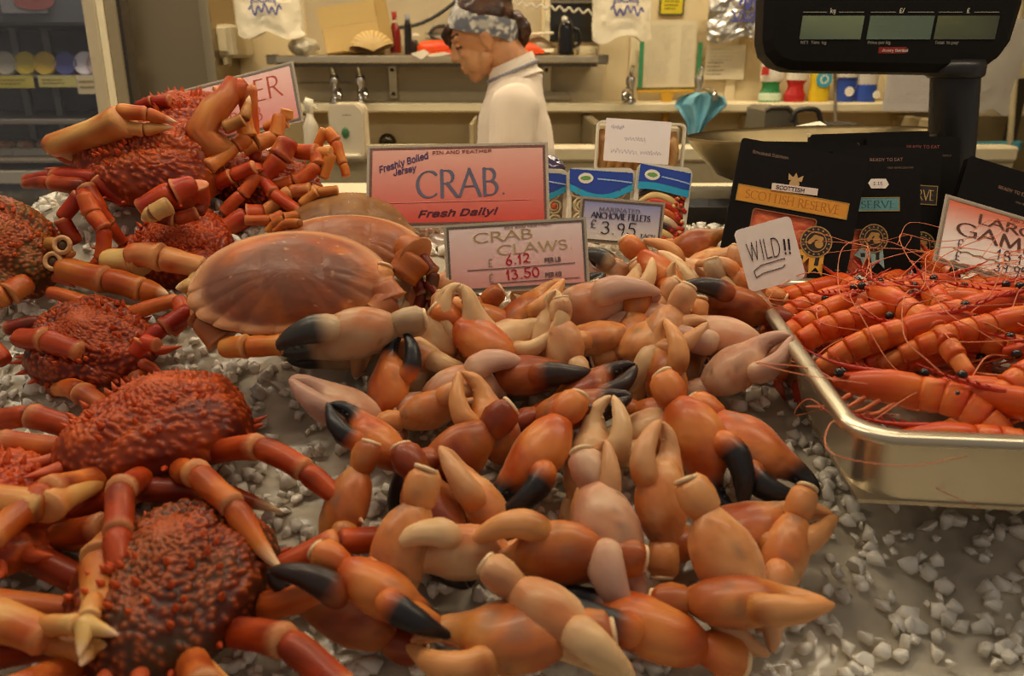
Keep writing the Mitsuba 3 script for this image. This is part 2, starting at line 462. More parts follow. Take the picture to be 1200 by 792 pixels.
# panel, hatch and cable above the shelf
m, w, h = pframe((362, 64, 3.19), (702, 64, 3.19), (362, -30, 3.19))
t = thing('backing_board', 'grey beige board on the wall behind the shelf', 'panel')
obj('sheet', G().add(box(0, w, 0, h, -.008, 0), mottle(['b9aa88', 'a99a7b', 'c2b28e'], 4, 12), False, m), 'satin', t)
obj('top_band', G().add(box(0, w, h * .80, h * .86, 0, .012), srgb('c9bc9c'), True, m), 'satin', t)
obj('edge_post', G().add(box(w * .80, w * .815, 0, h * .86, 0, .02), srgb('e0d3ac'), True, m), 'satin', t)
m, w, h = pframe((638, 49, 3.15), (703, 49, 3.15), (638, -20, 3.15))
t = thing('dark_hatch', 'small dark glass hatch above the right end of the shelf', 'hatch')
obj('pane', G().add(box(.02, w, 0, h, -.03, 0, .004), srgb('24231f'), True, m), 'gloss', t)
obj('frame', G().add(box(0, .02, 0, h, -.03, .01, .003), srgb('d6c9a4'), True, m).add(box(.02, w, h * .66, h * .71, 0, .01), srgb('6b6250'), True, m), 'satin', t)
pts = [P(590 + i * 5.5, 1 + 0.115 * i * 5.5 + (4 if i % 2 else -1), 3.1) for i in range(21)]
one('wavy_cord', G().add(tube(spline(pts, 4), .004, 6), srgb('cfc6b0')), 'satin', 'pale wavy cord stretched above the shelf, right of the woman', 'cord')
pts = spline([P(x, y, 3.13) for x, y in ((448, 33), (480, 31), (505, 22), (530, 5), (545, -12))], 6)
one('black_cable', G().add(tube(pts, .007, 8), srgb('2b2823')), 'satin', 'black cable curving up the wall above the scallop shell', 'cable')
pts = [P(522 + 18 * math.cos(q), 39 + 9 * math.sin(q), 3.14) for q in np.linspace(0, 2 * np.pi, 28)]
t = thing('oval_plaque', 'oval wall plaque with a black rim beside the woman\'s face', 'plaque')
obj('rim', G().add(tube(pts, .006, 7, cap=False), srgb('2c2924')), 'satin', t)
el = Polygon([((q[0] - pts[7][0]), (q[2] - pts[7][2])) for q in pts])
obj('face', G().add(extr(el, .01), srgb('c4b795'), True, mat([1, 0, 0], [0, 0, 1], [0, -1, 0], [pts[7][0], 3.16, pts[7][2]])), 'satin', t)
mm = mat([1, 0, 0], [0, 0, 1], [0, -1, 0], P(509, 42, 3.148))
obj('print', G().add(extr(bars(2, -.035, .07, .004, .018, .007, 3), .001), srgb('6b6453'), True, mm), 'matte', t)

# cardboard box lying on the shelf
m, w, h = pframe((383, 63, 2.98), (432, 55, 3.0), (366, 34, 3.0))
t = thing('cardboard_box', 'open brown cardboard box lying tilted on the shelf', 'box')
c1, c2 = srgb('b99a5e'), srgb('a8894f')
wb = P(437, 50, 3.0)[0] - P(372, 50, 3.0)[0]
obj('body', G().add(box(0, wb, 0, .088, -.16, 0, .002), mottle(['bd9e62', 'b2935a'], 8), True, m), 'matte', t)
ang = math.radians(14); mf = m @ mat([1, 0, 0], [0, math.cos(ang), math.sin(ang)], [0, -math.sin(ang), math.cos(ang)], [0, .088, 0])
obj('flap', G().add(box(-.004, wb, 0, .072, -.003, 0), mottle(['c4a76a', 'b99b60'], 8, 3), True, mf), 'matte', t, label='upper flap standing open')
ms = m @ mat([math.cos(.5), 0, -math.sin(.5)], [0, 1, 0], [math.sin(.5), 0, math.cos(.5)], [wb, 0, 0])
obj('flap', G().add(box(0, .05, .01, .17, -.003, 0), mottle(['a98b52', '9d7f49'], 8, 3), True, ms), 'matte', t, label='side flap folded out')
# plastic bags of stock beside the box
vf = bumpy(ball(P(357, 56, 3.0), (.055, .06, .035), 3), .012, 40, 3, 3)
one('clear_bag', G().add(vf, srgb('b3a88c')), 'gloss', 'crumpled clear plastic bag left of the cardboard box', 'bag')
# scallop shell
t = thing('scallop_shell', 'large ribbed scallop shell leaning on the shelf', 'shell')
m, w, h = pframe((437, 63, 2.97), (475, 51, 3.02), (434, 42, 3.0))


def scallop(u, v):
    a = (u - .5) * 2.5 + .25; r = v
    rib = .5 + .5 * np.cos(u * 22 * np.pi / 1.0)
    x = r * np.sin(a) * .085; y = r * np.cos(a) * .085
    return np.stack([x, y, .028 * np.sqrt(np.maximum(0, 1 - (v - .45) ** 2 / .32)) + .004 * rib * v], 1)


vf = grid(70, 14, scallop)
mm = mat(unit([.55, 0, .83]), unit([-.83 * .9, -.35, .55 * .9]), unit(np.cross(unit([.55, 0, .83]), unit([-.747, -.35, .495]))), P(468, 62, 2.98))
mm = m @ mat([math.cos(.9), -math.sin(.9), 0], [math.sin(.9), math.cos(.9), 0], [0, 0, 1], [.10, .01, .0]) @ mat([0, 1, 0], [-1, 0, 0], [0, 0, 1], [0, 0, 0])
obj('upper_valve', G().add(vf, lambda v: mixc(srgb('d6b878'), srgb('b08f55'), .5 + .5 * np.cos(np.arctan2(v[:, 0], v[:, 1] + 1e-6) * 28))), 'satin', t, m)
vf2 = (vf[0] * [1, 1, -.25], vf[1][:, ::-1])
obj('lower_valve', G().add(vf2, srgb('6d5434')), 'satin', t, m)


def bottle(name, x, y0, y1, Y, prof, cols, bs, label, cat, group=None, cap=None, extra=None, squash=1.0):
    "stands with its base at pixel (x, y0); prof: (radius, height) in shares of the height"
    o = P(x, y0, Y); H = P(x, y1, Y)[2] - o[2]
    m = mat([1, 0, 0], [0, squash, 0], [0, 0, 1], o)
    t = thing(name, label, cat, group)
    obj('body', G().add(lathe([(r * H, z * H) for r, z in prof], 24, m), cols), bs, t)
    if cap:
        obj('cap', G().add(lathe([(r * H, z * H) for r, z in cap[0]], 18, m), srgb(cap[1])), bs, t)
    return t, m, H


BT = [(0, 0), (.14, 0), (.15, .02), (.15, .5), (.13, .6), (.06, .74), (.055, .88), (0, .88)]
t, m, H = bottle('sauce_bottle', 464, 62, 14, 3.08, BT, srgb('7c2014'), 'gloss', 'red sauce bottle standing behind the scallop shell', 'bottle', cap=([(.065, .87), (.065, 1), (0, 1)], 'a32a1c'))
obj('label_band', G().add(lathe([(.066 * H, .74 * H), (.068 * H, .78 * H), (.062 * H, .8 * H)], 18, m), srgb('cdb98e')), 'satin', t)
t, m, H = bottle('dark_bottle', 479, 64, 17, 3.0, [(0, 0), (.09, 0), (.1, .02), (.1, .7), (.07, .84), (.05, .9), (0, .9)], srgb('1d1a18'), 'gloss', 'slim black bottle with a pale blue cap on the shelf', 'bottle', cap=([(.055, .89), (.05, 1), (0, 1.01)], '8d96a3'))
one('white_card', G().add(box(*[P(483, 40, 3.1)[0], P(491, 40, 3.1)[0]], 3.095, 3.1, P(0, 42, 3.1)[2], P(0, 39, 3.1)[2]), srgb('efe6cc'), True), 'matte', 'tiny white tag beside the slim black bottle', 'tag')
pot = bottle('brown_jar', 486, 63, 47, 3.05, [(0, 0), (.3, 0), (.32, .05), (.32, .7), (.25, .85), (.25, 1), (0, 1)], srgb('3b2f26'), 'gloss', 'short dark jar right of the slim black bottle', 'jar')
# orange rolled apron, running behind the woman's head
path = spline([P(490, 57, 3.02), P(512, 56, 3.0), P(560, 56, 3.0), P(610, 57, 3.0), P(638, 61, 3.0)], 6)
k = len(path); rr = np.interp(np.linspace(0, 1, k), [0, .06, .5, .85, 1], [.012, .026, .027, .022, .006])
vf = bumpy(tube(path, rr, 18), .004, 30, 4)
one('rolled_apron', G().add(vf, mottle(['e2410d', 'd63a0a', 'f05a1a'], 9, 2)), 'satin', 'bright orange rolled apron on the shelf behind the woman', 'apron')
for i, (q, lab) in enumerate((([(481, 63), (497, 58), (503, 62), (494, 70)], 'torn white paper hanging over the shelf edge below the slim black bottle'), ([(500, 64), (520, 61), (530, 63), (505, 67)], 'flat white paper scrap under the orange apron'))):
    pl = [P(x, y, 2.945 - .01 * i) for x, y in q]
    v = np.array(pl + [p + [0, .003, 0] for p in pl])
    h_ = trimesh.convex.convex_hull(v)
    one('paper_scrap', G().add((h_.vertices, h_.faces), srgb('efe4c8'), True), 'matte', lab, 'paper', 'paper scraps on the shelf')
# stack of dishes and a black flask right of the woman
t = thing('white_tray', 'shallow white tray with a rounded dish on it, right of the woman', 'tray')
m, w, h = pframe((612, 63, 3.0), (650, 61, 3.0), (612, 42, 3.0))
obj('lower_tray', G().add(box(0, w, 0, .012, -.1, 0, .004), srgb('efe6ca'), True, m), 'satin', t)
obj('upper_tray', G().add(box(0, w, .062, .07, -.1, 0, .003), srgb('efe6ca'), True, m), 'satin', t)
obj('dish', G().add(ball([w * .5, .014, -.05], [.05, .042, .04], 3), srgb('a38f70'), False, m), 'satin', t)
m, w, h = pframe((654, 64, 2.98), (672, 64, 2.98), (654, 20, 2.98))
t = thing('black_flask', 'tall glossy black flask on the shelf beside the dark hatch', 'flask')
obj('body', G().add(lathe([(0, 0), (w * .5, 0), (w * .52, .01), (w * .5, h * .7), (w * .36, h * .86), (w * .2, h * .98), (0, h)], 20, m @ mat([1, 0, 0], [0, 0, -1], [0, 1, 0], [w / 2, 0, 0])), srgb('171514')), 'gloss', t)
obj('stopper', G().add(ball([w * .35, h * .94, .02], .011), srgb('d8cfb8'), False, m), 'gloss', t)
obj('handle', G().add(tube(spline([np.array(q) @ np.eye(3) for q in [(w, h * .2, 0), (w * 1.35, h * .3, 0), (w * 1.35, h * .6, 0), (w * .95, h * .72, 0)]], 5), .006, 8), srgb('1d1a18'), False, m), 'gloss', t)
one('grey_container', G().add(box(*(lambda a, b: (a[0], b[0]))(P(676, 60, 3), P(700, 60, 3)), 2.98, 3.1, zs, P(0, 54, 3.0)[2], .01), srgb('cfc19b'), True), 'satin', 'low pale tub at the right end of the shelf', 'tub')

# soap dispenser and spray bottle at the sink
m, w, h = pframe((389, 190, 2.58), (430, 190, 2.58), (389, 121, 2.58))
t = thing('soap_dispenser', 'white wall soap dispenser with an oval green window', 'dispenser')
pr = rrect(w, h, .03)
obj('case', G().add(extr(pr, .075), srgb('d2c5a8'), True, m @ mat([1, 0, 0], [0, 1, 0], [0, 0, 1], [0, 0, -.075])).add(extr(rrect(w * .92, h * .96, .03, w * .04, h * .02), .012), srgb('dacdb0'), True, m), 'satin', t)
obj('window', G().add(ball([w * .47, h * .51, .013], [.013, .018, .004], 2), srgb('4f7a4d'), False, m), 'gloss', t)
obj('push_lever', G().add(box(w * .12, w * .88, .01, h * .16, .012, .03, .006), srgb('c8bb9c'), True, m), 'satin', t)
obj('maker_mark', G().add(extr(sbox(w * .42, h * .80, w * .66, h * .815), .0006), srgb('8c8167'), True, m @ mat([1, 0, 0], [0, 1, 0], [0, 0, 1], [0, 0, .0121])), 'matte', t)
m, w, h = pframe((356, 171, 2.64), (376, 171, 2.64), (356, 116, 2.64))
t = thing('spray_bottle', 'white trigger spray bottle beside the soap dispenser', 'spray bottle')
obj('body', G().add(lathe([(0, 0), (.024, 0), (.025, .01), (.025, h * .45), (.012, h * .62), (.011, h * .72), (0, h * .72)], 18, m @ mat([1, 0, 0], [0, 0, -1], [0, 1, 0], [w / 2, 0, 0])), srgb('d9cdb4')), 'satin', t)
obj('trigger_head', G().add(tube(np.array([[w * .5, h * .7, 0], [w * .5, h * .84, 0], [w * .52, h * .93, .0], [w * .3, h * .98, .0]]), [.012, .016, .017, .010], 12), srgb('e8dec2'), False, m).add(tube(np.array([[w * .7, h * .9, 0], [w * .95, h * .78, 0]]), .005, 8), srgb('e2d7ba'), False, m), 'satin', t)


# ------------------------------------------------------------------ bags, papers and signs on the wall
def crumple_sheet(w, h, amp, freq, seed, bulge=0.0, nx=46, ny=46, edge=0.0):
    def fn(u, v):
        z = amp * (meshkit.fbm(np.stack([u * w * freq, v * h * freq, 0 * u + seed], 1), 4, seed) - .5) * 2 + bulge * np.sin(np.pi * u) * (1 - .6 * v)
        e = edge * (meshkit.fbm(np.stack([u * 3, v * 3, 0 * u + seed + 9], 1), 2, seed) - .5) * 2
        return np.stack([u * w + e * (np.abs(v - .5) * 2), v * h + e * (np.abs(u - .5) * 2) - .012 * (1 - v) * np.sin(u * 9), z], 1)
    return grid(nx, ny, fn)


def thick_sheet(vf, d):
    "a closed body: the sheet and its back"
    v, f = vf
    return np.vstack([v, v - [0, 0, d]]), np.vstack([f, f[:, ::-1] + len(v)])


def crab_mark(w, h, m, seed, col='4a4a86'):
    "the blue print on a carrier bag: a small crab outline over a word"
    parts = [Point(0, 0).buffer(.3).difference(Point(0, 0).buffer(.2))]
    for s in (-1, 1):
        for k in range(3):
            parts.append(LineString([(s * .25, -.05 - .1 * k), (s * (.55 + .05 * k), .05 - .16 * k), (s * .62, -.16 - .16 * k)]).buffer(.035))
        parts.append(LineString([(s * .22, .18), (s * .45, .3), (s * .4, .48)]).buffer(.05))
        parts.append(Point(s * .38, .5).buffer(.11))
    u = affinity.scale(unary_union(parts), .5 * w, .42 * h, origin=(0, 0))
    return G().add(extr(u, .001), srgb(col), True, m)


def carrier_bag(px, Y, label, seed):
    bl, br, tl = px
    m, w, h = pframe((*bl, Y), (*br, Y), (*tl, Y))
    t = thing('carrier_bag', label, 'carrier bag', 'white carrier bags hanging from hooks')
    vf = thick_sheet(crumple_sheet(w, h, .012, 14, seed, .05, edge=.012), .03)
    obj('pouch', G().add(vf, mottle(['e6dabb', 'ded1b0'], 5, seed), False, m), 'satin', t)
    for k in (.28, .72):
        pth = np.array([[w * k - .03, h, .02], [w * k - .02, h + .09, .02], [w * k + .02, h + .09, .02], [w * k + .03, h, .02]])
        obj('handle', G().add(tube(spline(pth, 5), [.010, .003][0] * np.ones((16, 2)) * [1, .3], 8), srgb('e0d4b4'), False, m), 'satin', t)
    # print a little proud of the pouch
    g = crab_mark(.13, .12, m @ mat([1, 0, 0], [0, 1, 0], [0, 0, 1], [w * .52, h * .72, .062]), seed)
    xs = np.linspace(0, .11, 40)
    g.add(extr(LineString([(x, .012 * math.sin(x * 260) + .006 * math.sin(x * 97 + seed)) for x in xs]).buffer(.003), .001), srgb('4a4a86'), True, m @ mat([1, 0, 0], [0, 1, 0], [0, 0, 1], [w * .52 - .05, h * .50, .064]))
    obj('print', g, 'matte', t)
    hk = m @ np.array([w / 2, h + .09, .0, 1])
    hook = G().add(tube(np.array([[w * .2, h + .095, .0], [w * .8, h + .095, .0]]), .006, 8), srgb('b8b2a4'), False, m)
    hook.add(tube(np.array([[w * .5, h + .095, .0], [w * .5, h + .1, -(YW - Y)]]), .006, 8), srgb('b8b2a4'), False, m)
    obj('hanging_rail', hook, 'chrome', t)


carrier_bag(((279, 42), (355, 42), (279, -18)), 2.95, 'white carrier bag with blue crab print hanging left of the cardboard box', 3)
carrier_bag(((695, 47), (762, 45), (695, -18)), 2.95, 'white carrier bag with blue crab print hanging above the menu sheet', 8)

m, w, h = pframe((829, 47, 3.1), (908, 46, 3.1), (829, -16, 3.1))
t = thing('foil_bag', 'crinkled silver printed bag pinned to the wall beside the scale display', 'bag')
obj('sheet', G().add(thick_sheet(crumple_sheet(w, h, .014, 26, 5, .01, 60, 60), .012), mottle(['d8d2c4', 'bcb6aa', 'e4ddcc'], 20, 5), False, m), 'steel', t)
g = G()
for i, (x, y, s) in enumerate(((.42, .66, .05), (.30, .44, .03))):
    xs = np.linspace(0, w * .5, 60)
    g.add(extr(LineString([(q, s * .5 * math.sin(q * 170 + i) + s * .2 * math.sin(q * 61)) for q in xs]).buffer(.005 - .002 * i), .001), srgb('55559a'), True, m @ mat([1, 0, 0], [0, 1, 0], [0, 0, 1], [w * x, h * y, .022]))
g.add(extr(sbox(w * .3, h * .34, w * .98, h * .37), .001), srgb('55559a'), True, m @ mat([1, 0, 0], [0, 1, 0], [0, 0, 1], [0, 0, .022]))
obj('print', g, 'matte', t)


def sheet(name, bl, br, tl, Y, col, label, cat, thick=.003, rows=None, ink='8b8270', tone=None):
    m, w, h = pframe((*bl, Y), (*br, Y), (*tl, Y))
    t = thing(name, label, cat)
    obj('page', G().add(box(0, w, 0, h, -thick, 0), tone or srgb(col), True, m), 'matte', t)
    if rows:
        for nm, args in rows:
            obj(nm, G().add(extr(bars(args[0], args[1] * w, args[2] * w, args[3] * h, args[4] * h, args[5] * h, args[6]), .0008), srgb(args[7] if len(args) > 7 else ink), True, m), 'matte', t)
    return t, m, w, h


t, m, w, h = sheet('yellow_sign', (772, 18), (801, 18), (772, -14), 3.19, 'd6c02e', 'small yellow notice with a dark border at the top of the wall', 'sign')
obj('border', G().add(extr(sbox(0, 0, w, h).difference(sbox(.006, .006, w - .006, h - .006)), .002), srgb('4c4a33'), True, m), 'matte', t)
obj('print', G().add(extr(unary_union([bars(3, w * .2, w * .6, h * .48, h * .13, h * .06, 4)]), .001), srgb('7d741f'), True, m), 'matte', t)
t, m, w, h = sheet('menu_sheet', (753, 104), (813, 103), (758, 25), 3.17, 'd9ccaa', 'tall printed price sheet taped above the yellow squeegee', 'paper', rows=[('print', (30, .06, .55, .92, .029, .009, 3, 'b5a98a')), ('print', (30, .7, .22, .92, .029, .009, 4, 'b5a98a'))])
for i, (q, lab) in enumerate((((747, 104, 752, 49), 'green tape strip along the left edge of the tall price sheet'), ((815, 96, 822, 50), 'green tape strip between the two paper sheets'))):
    m, w, h = pframe((q[0], q[1], 3.165), (q[0] + 5, q[1], 3.165), (q[2], q[3], 3.165))
    one('green_tape', G().add(box(0, w, 0, h, 0, .003), srgb('3f8f5c'), True, m), 'satin', lab, 'tape')
sheet('note_sheet', (825, 93), (871, 93), (825, 52), 3.17, 'd8cbaa', 'smaller white note with handwritten lines right of the green tape', 'paper', rows=[('print', (4, .1, .8, .85, .1, .02, 6, 'bdb194')), ('handwriting', (4, .05, .5, .46, .11, .035, 7, '8a7f68'))])
t, m, w, h = sheet('price_list_sheet', (1033, 130), (1096, 131), (1043, 76), 2.9, 'bdb6ae', 'pale grey sheet hanging behind the scale post', 'paper', rows=[('print', (12, .08, .8, .85, .06, .012, 9, 'aaa298'))])
m, w, h = pframe((1134, 131, 3.0), (1174, 132, 3.0), (1140, 20, 3.0))
t = thing('plastic_sheet', 'glossy pale plastic sheet hanging right of the scale post', 'plastic sheet')
obj('sheet', G().add(thick_sheet(crumple_sheet(w * 1.25, h, .006, 9, 15, .0), .004), srgb('b9b1a2'), False, m), 'gloss', t)

# squeegee, blue cloth and the bits on the ledge
m, w, h = pframe((746, 109, 3.1), (816, 108, 3.1), (746, 103, 3.1))
t = thing('yellow_squeegee', 'yellow squeegee propped upside down between two taps', 'squeegee')
obj('blade', G().add(box(0, w, h * .55, h, -.008, .004), srgb('6b5a20'), True, m), 'satin', t)
obj('head', G().add(box(0, w, 0, h * .55, -.012, .012, .003), srgb('d9ab33'), True, m), 'satin', t)
obj('neck', G().add(extr(Polygon([(w * .38, 0), (w * .62, 0), (w * .54, -.05), (w * .46, -.05)]), .018), srgb('cf9f2e'), True, m), 'satin', t)
obj('handle', G().add(tube(np.array([[w * .5, -.04, .01], [w * .48, -.2, .01]]), .014, 12), srgb('b8862a'), False, m), 'satin', t)
m, w, h = pframe((783, 178, 3.0), (838, 178, 3.0), (783, 108, 3.0))


def cloth(u, v):
    taper = np.interp(v, [0, .25, .5, .8, .93, 1], [.14, .2, .42, 1.1, .9, .35])
    cx = np.interp(v, [0, .3, .62, 1], [.46, .48, .55, .62])
    fold = .016 * np.sin(u * 19 + v * 3) * (0.4 + v)
    return np.stack([(cx + (u - .5) * taper) * w, v * h, .02 + fold + .03 * np.sin(np.pi * u)], 1)


vf = thick_sheet(grid(50, 40, cloth), .01)
t = thing('blue_cloth', 'light blue cloth draped over the tap beside the yellow squeegee', 'cloth')
obj('drape', G().add(vf, mottle(['7fb6c4', '6aa8ba', '93c2cc'], 9, 3), False, m), 'matte', t)
one('soap_dish', G().add(box(P(622, 112, 3.08)[0], P(669, 112, 3.08)[0], 3.05, 3.12, zl, P(0, 108, 3.08)[2], .012), srgb('b3a585'), True), 'satin', 'low grey dish on the ledge behind the woman\'s back', 'dish')

BG = 'cleaning bottles on the sink ledge'
YB = 3.1


def jug(x, w_px, y0, y1, cols, label, waist=True, disc=None, cap=None):
    "a flat-sided plastic bottle: (share of height, colour) bands"
    o = P(x, y0, YB); H = P(x, y1, YB)[2] - o[2]; R = w_px / 2 * ppm(y0, YB)
    zz = np.linspace(0, 1, 36)
    pr = np.interp(zz, [0, .02, .18, .30, .40, .5, .9, 1], [.85, .95, 1, .75 if waist else .98, .72 if waist else .98, 1, 1, .85])
    t = thing('cleaning_bottle', label, 'bottle', BG)
    lo = 0
    for k, (hi, c) in enumerate(cols):
        sel = np.linspace(lo, hi, 14)
        prof = [(R * np.interp(s, zz, pr), s * H) for s in sel]
        prof = ([(0, lo * H)] if lo == 0 else []) + prof + ([(0, H)] if hi == 1 else [])
        obj('body' if k == 0 else 'label_band', G().add(lathe(prof, 20, mat([1, 0, 0], [0, .6, 0], [0, 0, 1], o)), srgb(c)), 'satin', t)
        lo = hi
    if disc:
        m = mat([1, 0, 0], [0, 0, 1], [0, -1, 0], o + [R * disc[3], -R * .6 - .001, 0])
        obj('emblem', G().add(extr(Point(0, disc[0] * H).buffer(disc[1] * R), .003), srgb(disc[2]), True, m).add(extr(Point(0, disc[0] * H).buffer(disc[1] * R * .55).difference(Point(0, disc[0] * H).buffer(disc[1] * R * .38)), .004), srgb('e9e0c4' if len(disc) < 5 else disc[4]), True, m), 'satin', t)
    obj('cap', G().add(lathe([(R * .4, H), (R * .4, H * 1.12), (0, H * 1.12)], 14, mat([1, 0, 0], [0, 1, 0], [0, 0, 1], o)), srgb(cap or 'd8d0bc')), 'satin', t)
    return t, o, H, R


jug(901, 27, 121, 64, [(.06, '2d7a3e'), (.22, 'cfe0c0'), (.45, '2d7a3e'), (1, 'e4dcc8')], 'green and white cleaning bottle, leftmost on the ledge', cap='2d7a3e')
jug(930, 25, 121, 66, [(.5, 'b3221d'), (.56, 'e0d6bf'), (.9, 'dcd2ba'), (1, 'b3221d')], 'red and white waisted bottle left of the yellow one', cap='b3221d')
jug(958, 24, 121, 66, [(1, 'd8b61c')], 'yellow bottle with a round blue emblem on the ledge', False, (.52, .75, '3f9fb2', .1), 'd8b61c')
jug(989, 23, 121, 68, [(.5, '2d4a9b'), (.58, '22306a'), (1, 'cfc6b8')], 'blue bottle with a white disc, right of the yellow one', False, (.27, .45, 'efe8d4', .1, 'd8d0bc'), '2d4a9b')
jug(1013, 24, 121, 68, [(.42, '2f4fa8'), (1, 'c9c1b2')], 'blue and white bottle at the right end of the bottles', False, (.2, .35, 'efe8d4', .75, 'd8d0bc'), '2f4fa8')
m = mat([1, 0, 0], [0, 0, 1], [0, -1, 0], P(892, 88, YB - .035))
one('red_label', G().add(box(0, .028, 0, .03, 0, .003), srgb('c8392a'), True, m), 'satin', 'small red tag on the front of the green and white bottle', 'tag')
pts = spline([P(978, 76, 3.0), P(979, 110, 3.0), P(979, 140, 2.9), P(982, 158, 2.7)], 6)
one('grey_lead', G().add(tube(pts, .006, 8), srgb('5d5546')), 'satin', 'thin grey lead hanging in front of the ledge between yellow and blue bottles', 'cable')

# things on the rear worktop at the right
t = thing('grey_crate', 'dark grey plastic tub with a sloping side below the green bottle', 'tub')
m, w, h = pframe((893, 168, 2.5), (938, 168, 2.5), (893, 126, 2.5))
obj('shell', G().add(extr(Polygon([(0, 0), (w, 0), (w * .72, h * .85), (w * .55, h), (w * .12, h), (0, h * .9)]).buffer(-.004).buffer(.004), .2), srgb('6b624f'), True, m @ mat([1, 0, 0], [0, 1, 0], [0, 0, 1], [0, 0, -.2])), 'satin', t)
obj('lip', G().add(tube(np.array([[0, h * .92, .004], [w * .12, h, .004], [w * .55, h, .004], [w * .74, h * .84, .004], [w, 0, .004]]), .007, 8), srgb('554d3f'), False, m), 'satin', t)
t = thing('black_tray', 'black folded tray behind the white card and the scale pan', 'tray')
m, w, h = pframe((968, 158, 2.4), (1012, 158, 2.4), (968, 146, 2.4))
obj('base', G().add(box(0, w, 0, h, -.14, 0, .008), srgb('1f1c18'), True, m), 'satin', t)
obj('handle', G().add(tube(spline(np.array([[-.09, h * 1.1, -.05], [-.08, h * 2.2, -.05], [-.02, h * 2.3, -.05], [0, h, -.05]]), 5), .008, 8), srgb('2b2721'), False, m), 'satin', t)

# ------------------------------------------------------------------ the hall seen through the glass on the left
YH = 2.75
t = thing('neighbour_display', 'dark refrigerated display of the neighbouring stall seen through the side glass', 'display cabinet')
hx0, hx1 = P(-140, 80, YH)[0], P(121, 80, YH)[0]
zf0, zf1 = P(0, 30, YH)[2], P(0, -30, YH)[2]
obj('fascia', G().add(box(hx0, hx1, YH - .02, YH + .5, zf0, zf1 + .2, .01), mottle(['4d5058', '44474f'], 2, 2), True), 'satin', t)
obj('fascia_sign', G().add(box(P(8, 10, YH)[0], P(60, 10, YH)[0], YH - .03, YH - .02, P(0, 16, YH)[2], zf1), srgb('6f7075'), True), 'satin', t)
obj('fascia_emblem', G().add(extr(affinity.scale(Point(0, 0).buffer(.05), 1.3, .5), .002), srgb('7a4a4a'), True, mat([1, 0, 0], [0, 0, 1], [0, -1, 0], P(40, 2, YH - .031))), 'matte', t)
obj('back', G().add(box(hx0, hx1, YH + .48, YH + .5, .3, zf0), srgb('2d2a27')), 'satin', t)
obj('side', G().add(box(hx1 - .02, hx1, YH, YH + .5, .3, zf0), srgb('3a3733'), True), 'satin', t)
for y0, y1, c in ((88, 92, '5a5650'), (140, 146, '6a665e'), (186, 190, '6f6558'), (199, 214, 'a39c8c')):
    obj('shelf', G().add(box(hx0, hx1 - .02, YH - (.03 if y0 > 180 else 0), YH + .48, P(0, y1, YH)[2], P(0, y0, YH)[2], .003), srgb(c), True), 'satin', t)
obj('plinth', G().add(box(hx0, hx1, YH, YH + .5, 0, P(0, 214, YH)[2]), srgb('3e3d3c'), True), 'satin', t)
for x in (25, 62):
    a = P(x, 90, YH + .2); obj('shelf_post', G().add(box(a[0] - .012, a[0] + .012, YH + .2, YH + .22, .8, zf0), srgb('6d6a64'), True), 'satin', t)
cols = ['8f8b80', '9a8a2c', '9f8730', '3b3f7a', 'b9b7c4', 'a8878c']
labs = ['clear lidded tub at the far left of the neighbour display', 'yellow lidded tub second from the left of the neighbour display', 'mustard lidded tub in the middle of the neighbour display', 'navy blue lidded tub in the neighbour display', 'white lidded tub beside the navy blue one', 'pink lidded tub nearest the slanting glass post']
for i, (x, c) in enumerate(zip((8, 31, 54, 78, 101, 116), cols)):
    o = P(x, 75, YH + .04); R = 13.5 * ppm(76, YH)
    m = mat([1, 0, 0], [0, .25, 1], [0, -1, .25], o)
    t = thing('deli_tub', labs[i], 'tub', 'tubs on the neighbour display shelf')
    obj('cup', G().add(lathe([(0, -.07), (R * .8, -.07), (R * .93, 0)], 24, m), srgb('b7b3a8')), 'satin', t)
    obj('lid', G().add(lathe([(R * .95, -.004), (R, 0), (R, .008), (R * .9, .012), (R * .86, .006), (0, .006)], 24, m), srgb(c)), 'satin', t)
for i, (x0_, x1_, y0_, y1_, c, lb) in enumerate(((-4, 41, 89, 103, 'a39a45', 'yellowish shelf ticket at the far left of the neighbour display'), (47, 91, 89, 102, 'a8a265', 'pale yellow shelf ticket in the middle of the neighbour display'), (93, 127, 88, 110, 'b5a98c', 'larger cream shelf ticket beside the slanting glass post'))):
    m, w, h = pframe((x0_, y1_, YH - .01), (x1_, y1_, YH - .01), (x0_, y0_, YH - .01))
    t = thing('shelf_ticket', lb, 'ticket', 'tickets on the neighbour display shelf')
    obj('card', G().add(box(0, w, 0, h, 0, .004), srgb(c), True, m), 'matte', t)
    obj('print', G().add(extr(bars(2, w * .1, w * .7, h * .6, h * .3, h * .12, i), .001), srgb('7c6a3a'), True, m @ mat([1, 0, 0], [0, 1, 0], [0, 0, 1], [0, 0, .004])), 'matte', t)
for i, x in enumerate((4, 26, 48, 70, 92)):
    o = P(x, 184, YH + .1)
    t = thing('wrapped_pack', 'small wrapped food pack on the lower shelf of the neighbour display', 'food pack', 'wrapped packs on the lower shelf of the neighbour display')
    obj('tray', G().add(box(o[0] - .035, o[0] + .035, o[1], o[1] + .1, o[2], o[2] + .03, .006), srgb('9c968a'), True), 'satin', t)
    obj('filling', G().add(bumpy(ball(o + [0, .05, .04], [.03, .045, .02], 2), .006, 60, i), mottle(['8a5a3c', '6e4a36', '9a8a66'], 40, i)), 'satin', t)
struct('wall_hall', G().add(box(-7, 3, 6.4, 6.5, 0, 3.2), srgb('4a4a4c')), 'matte', 'dark far wall of the market hall')

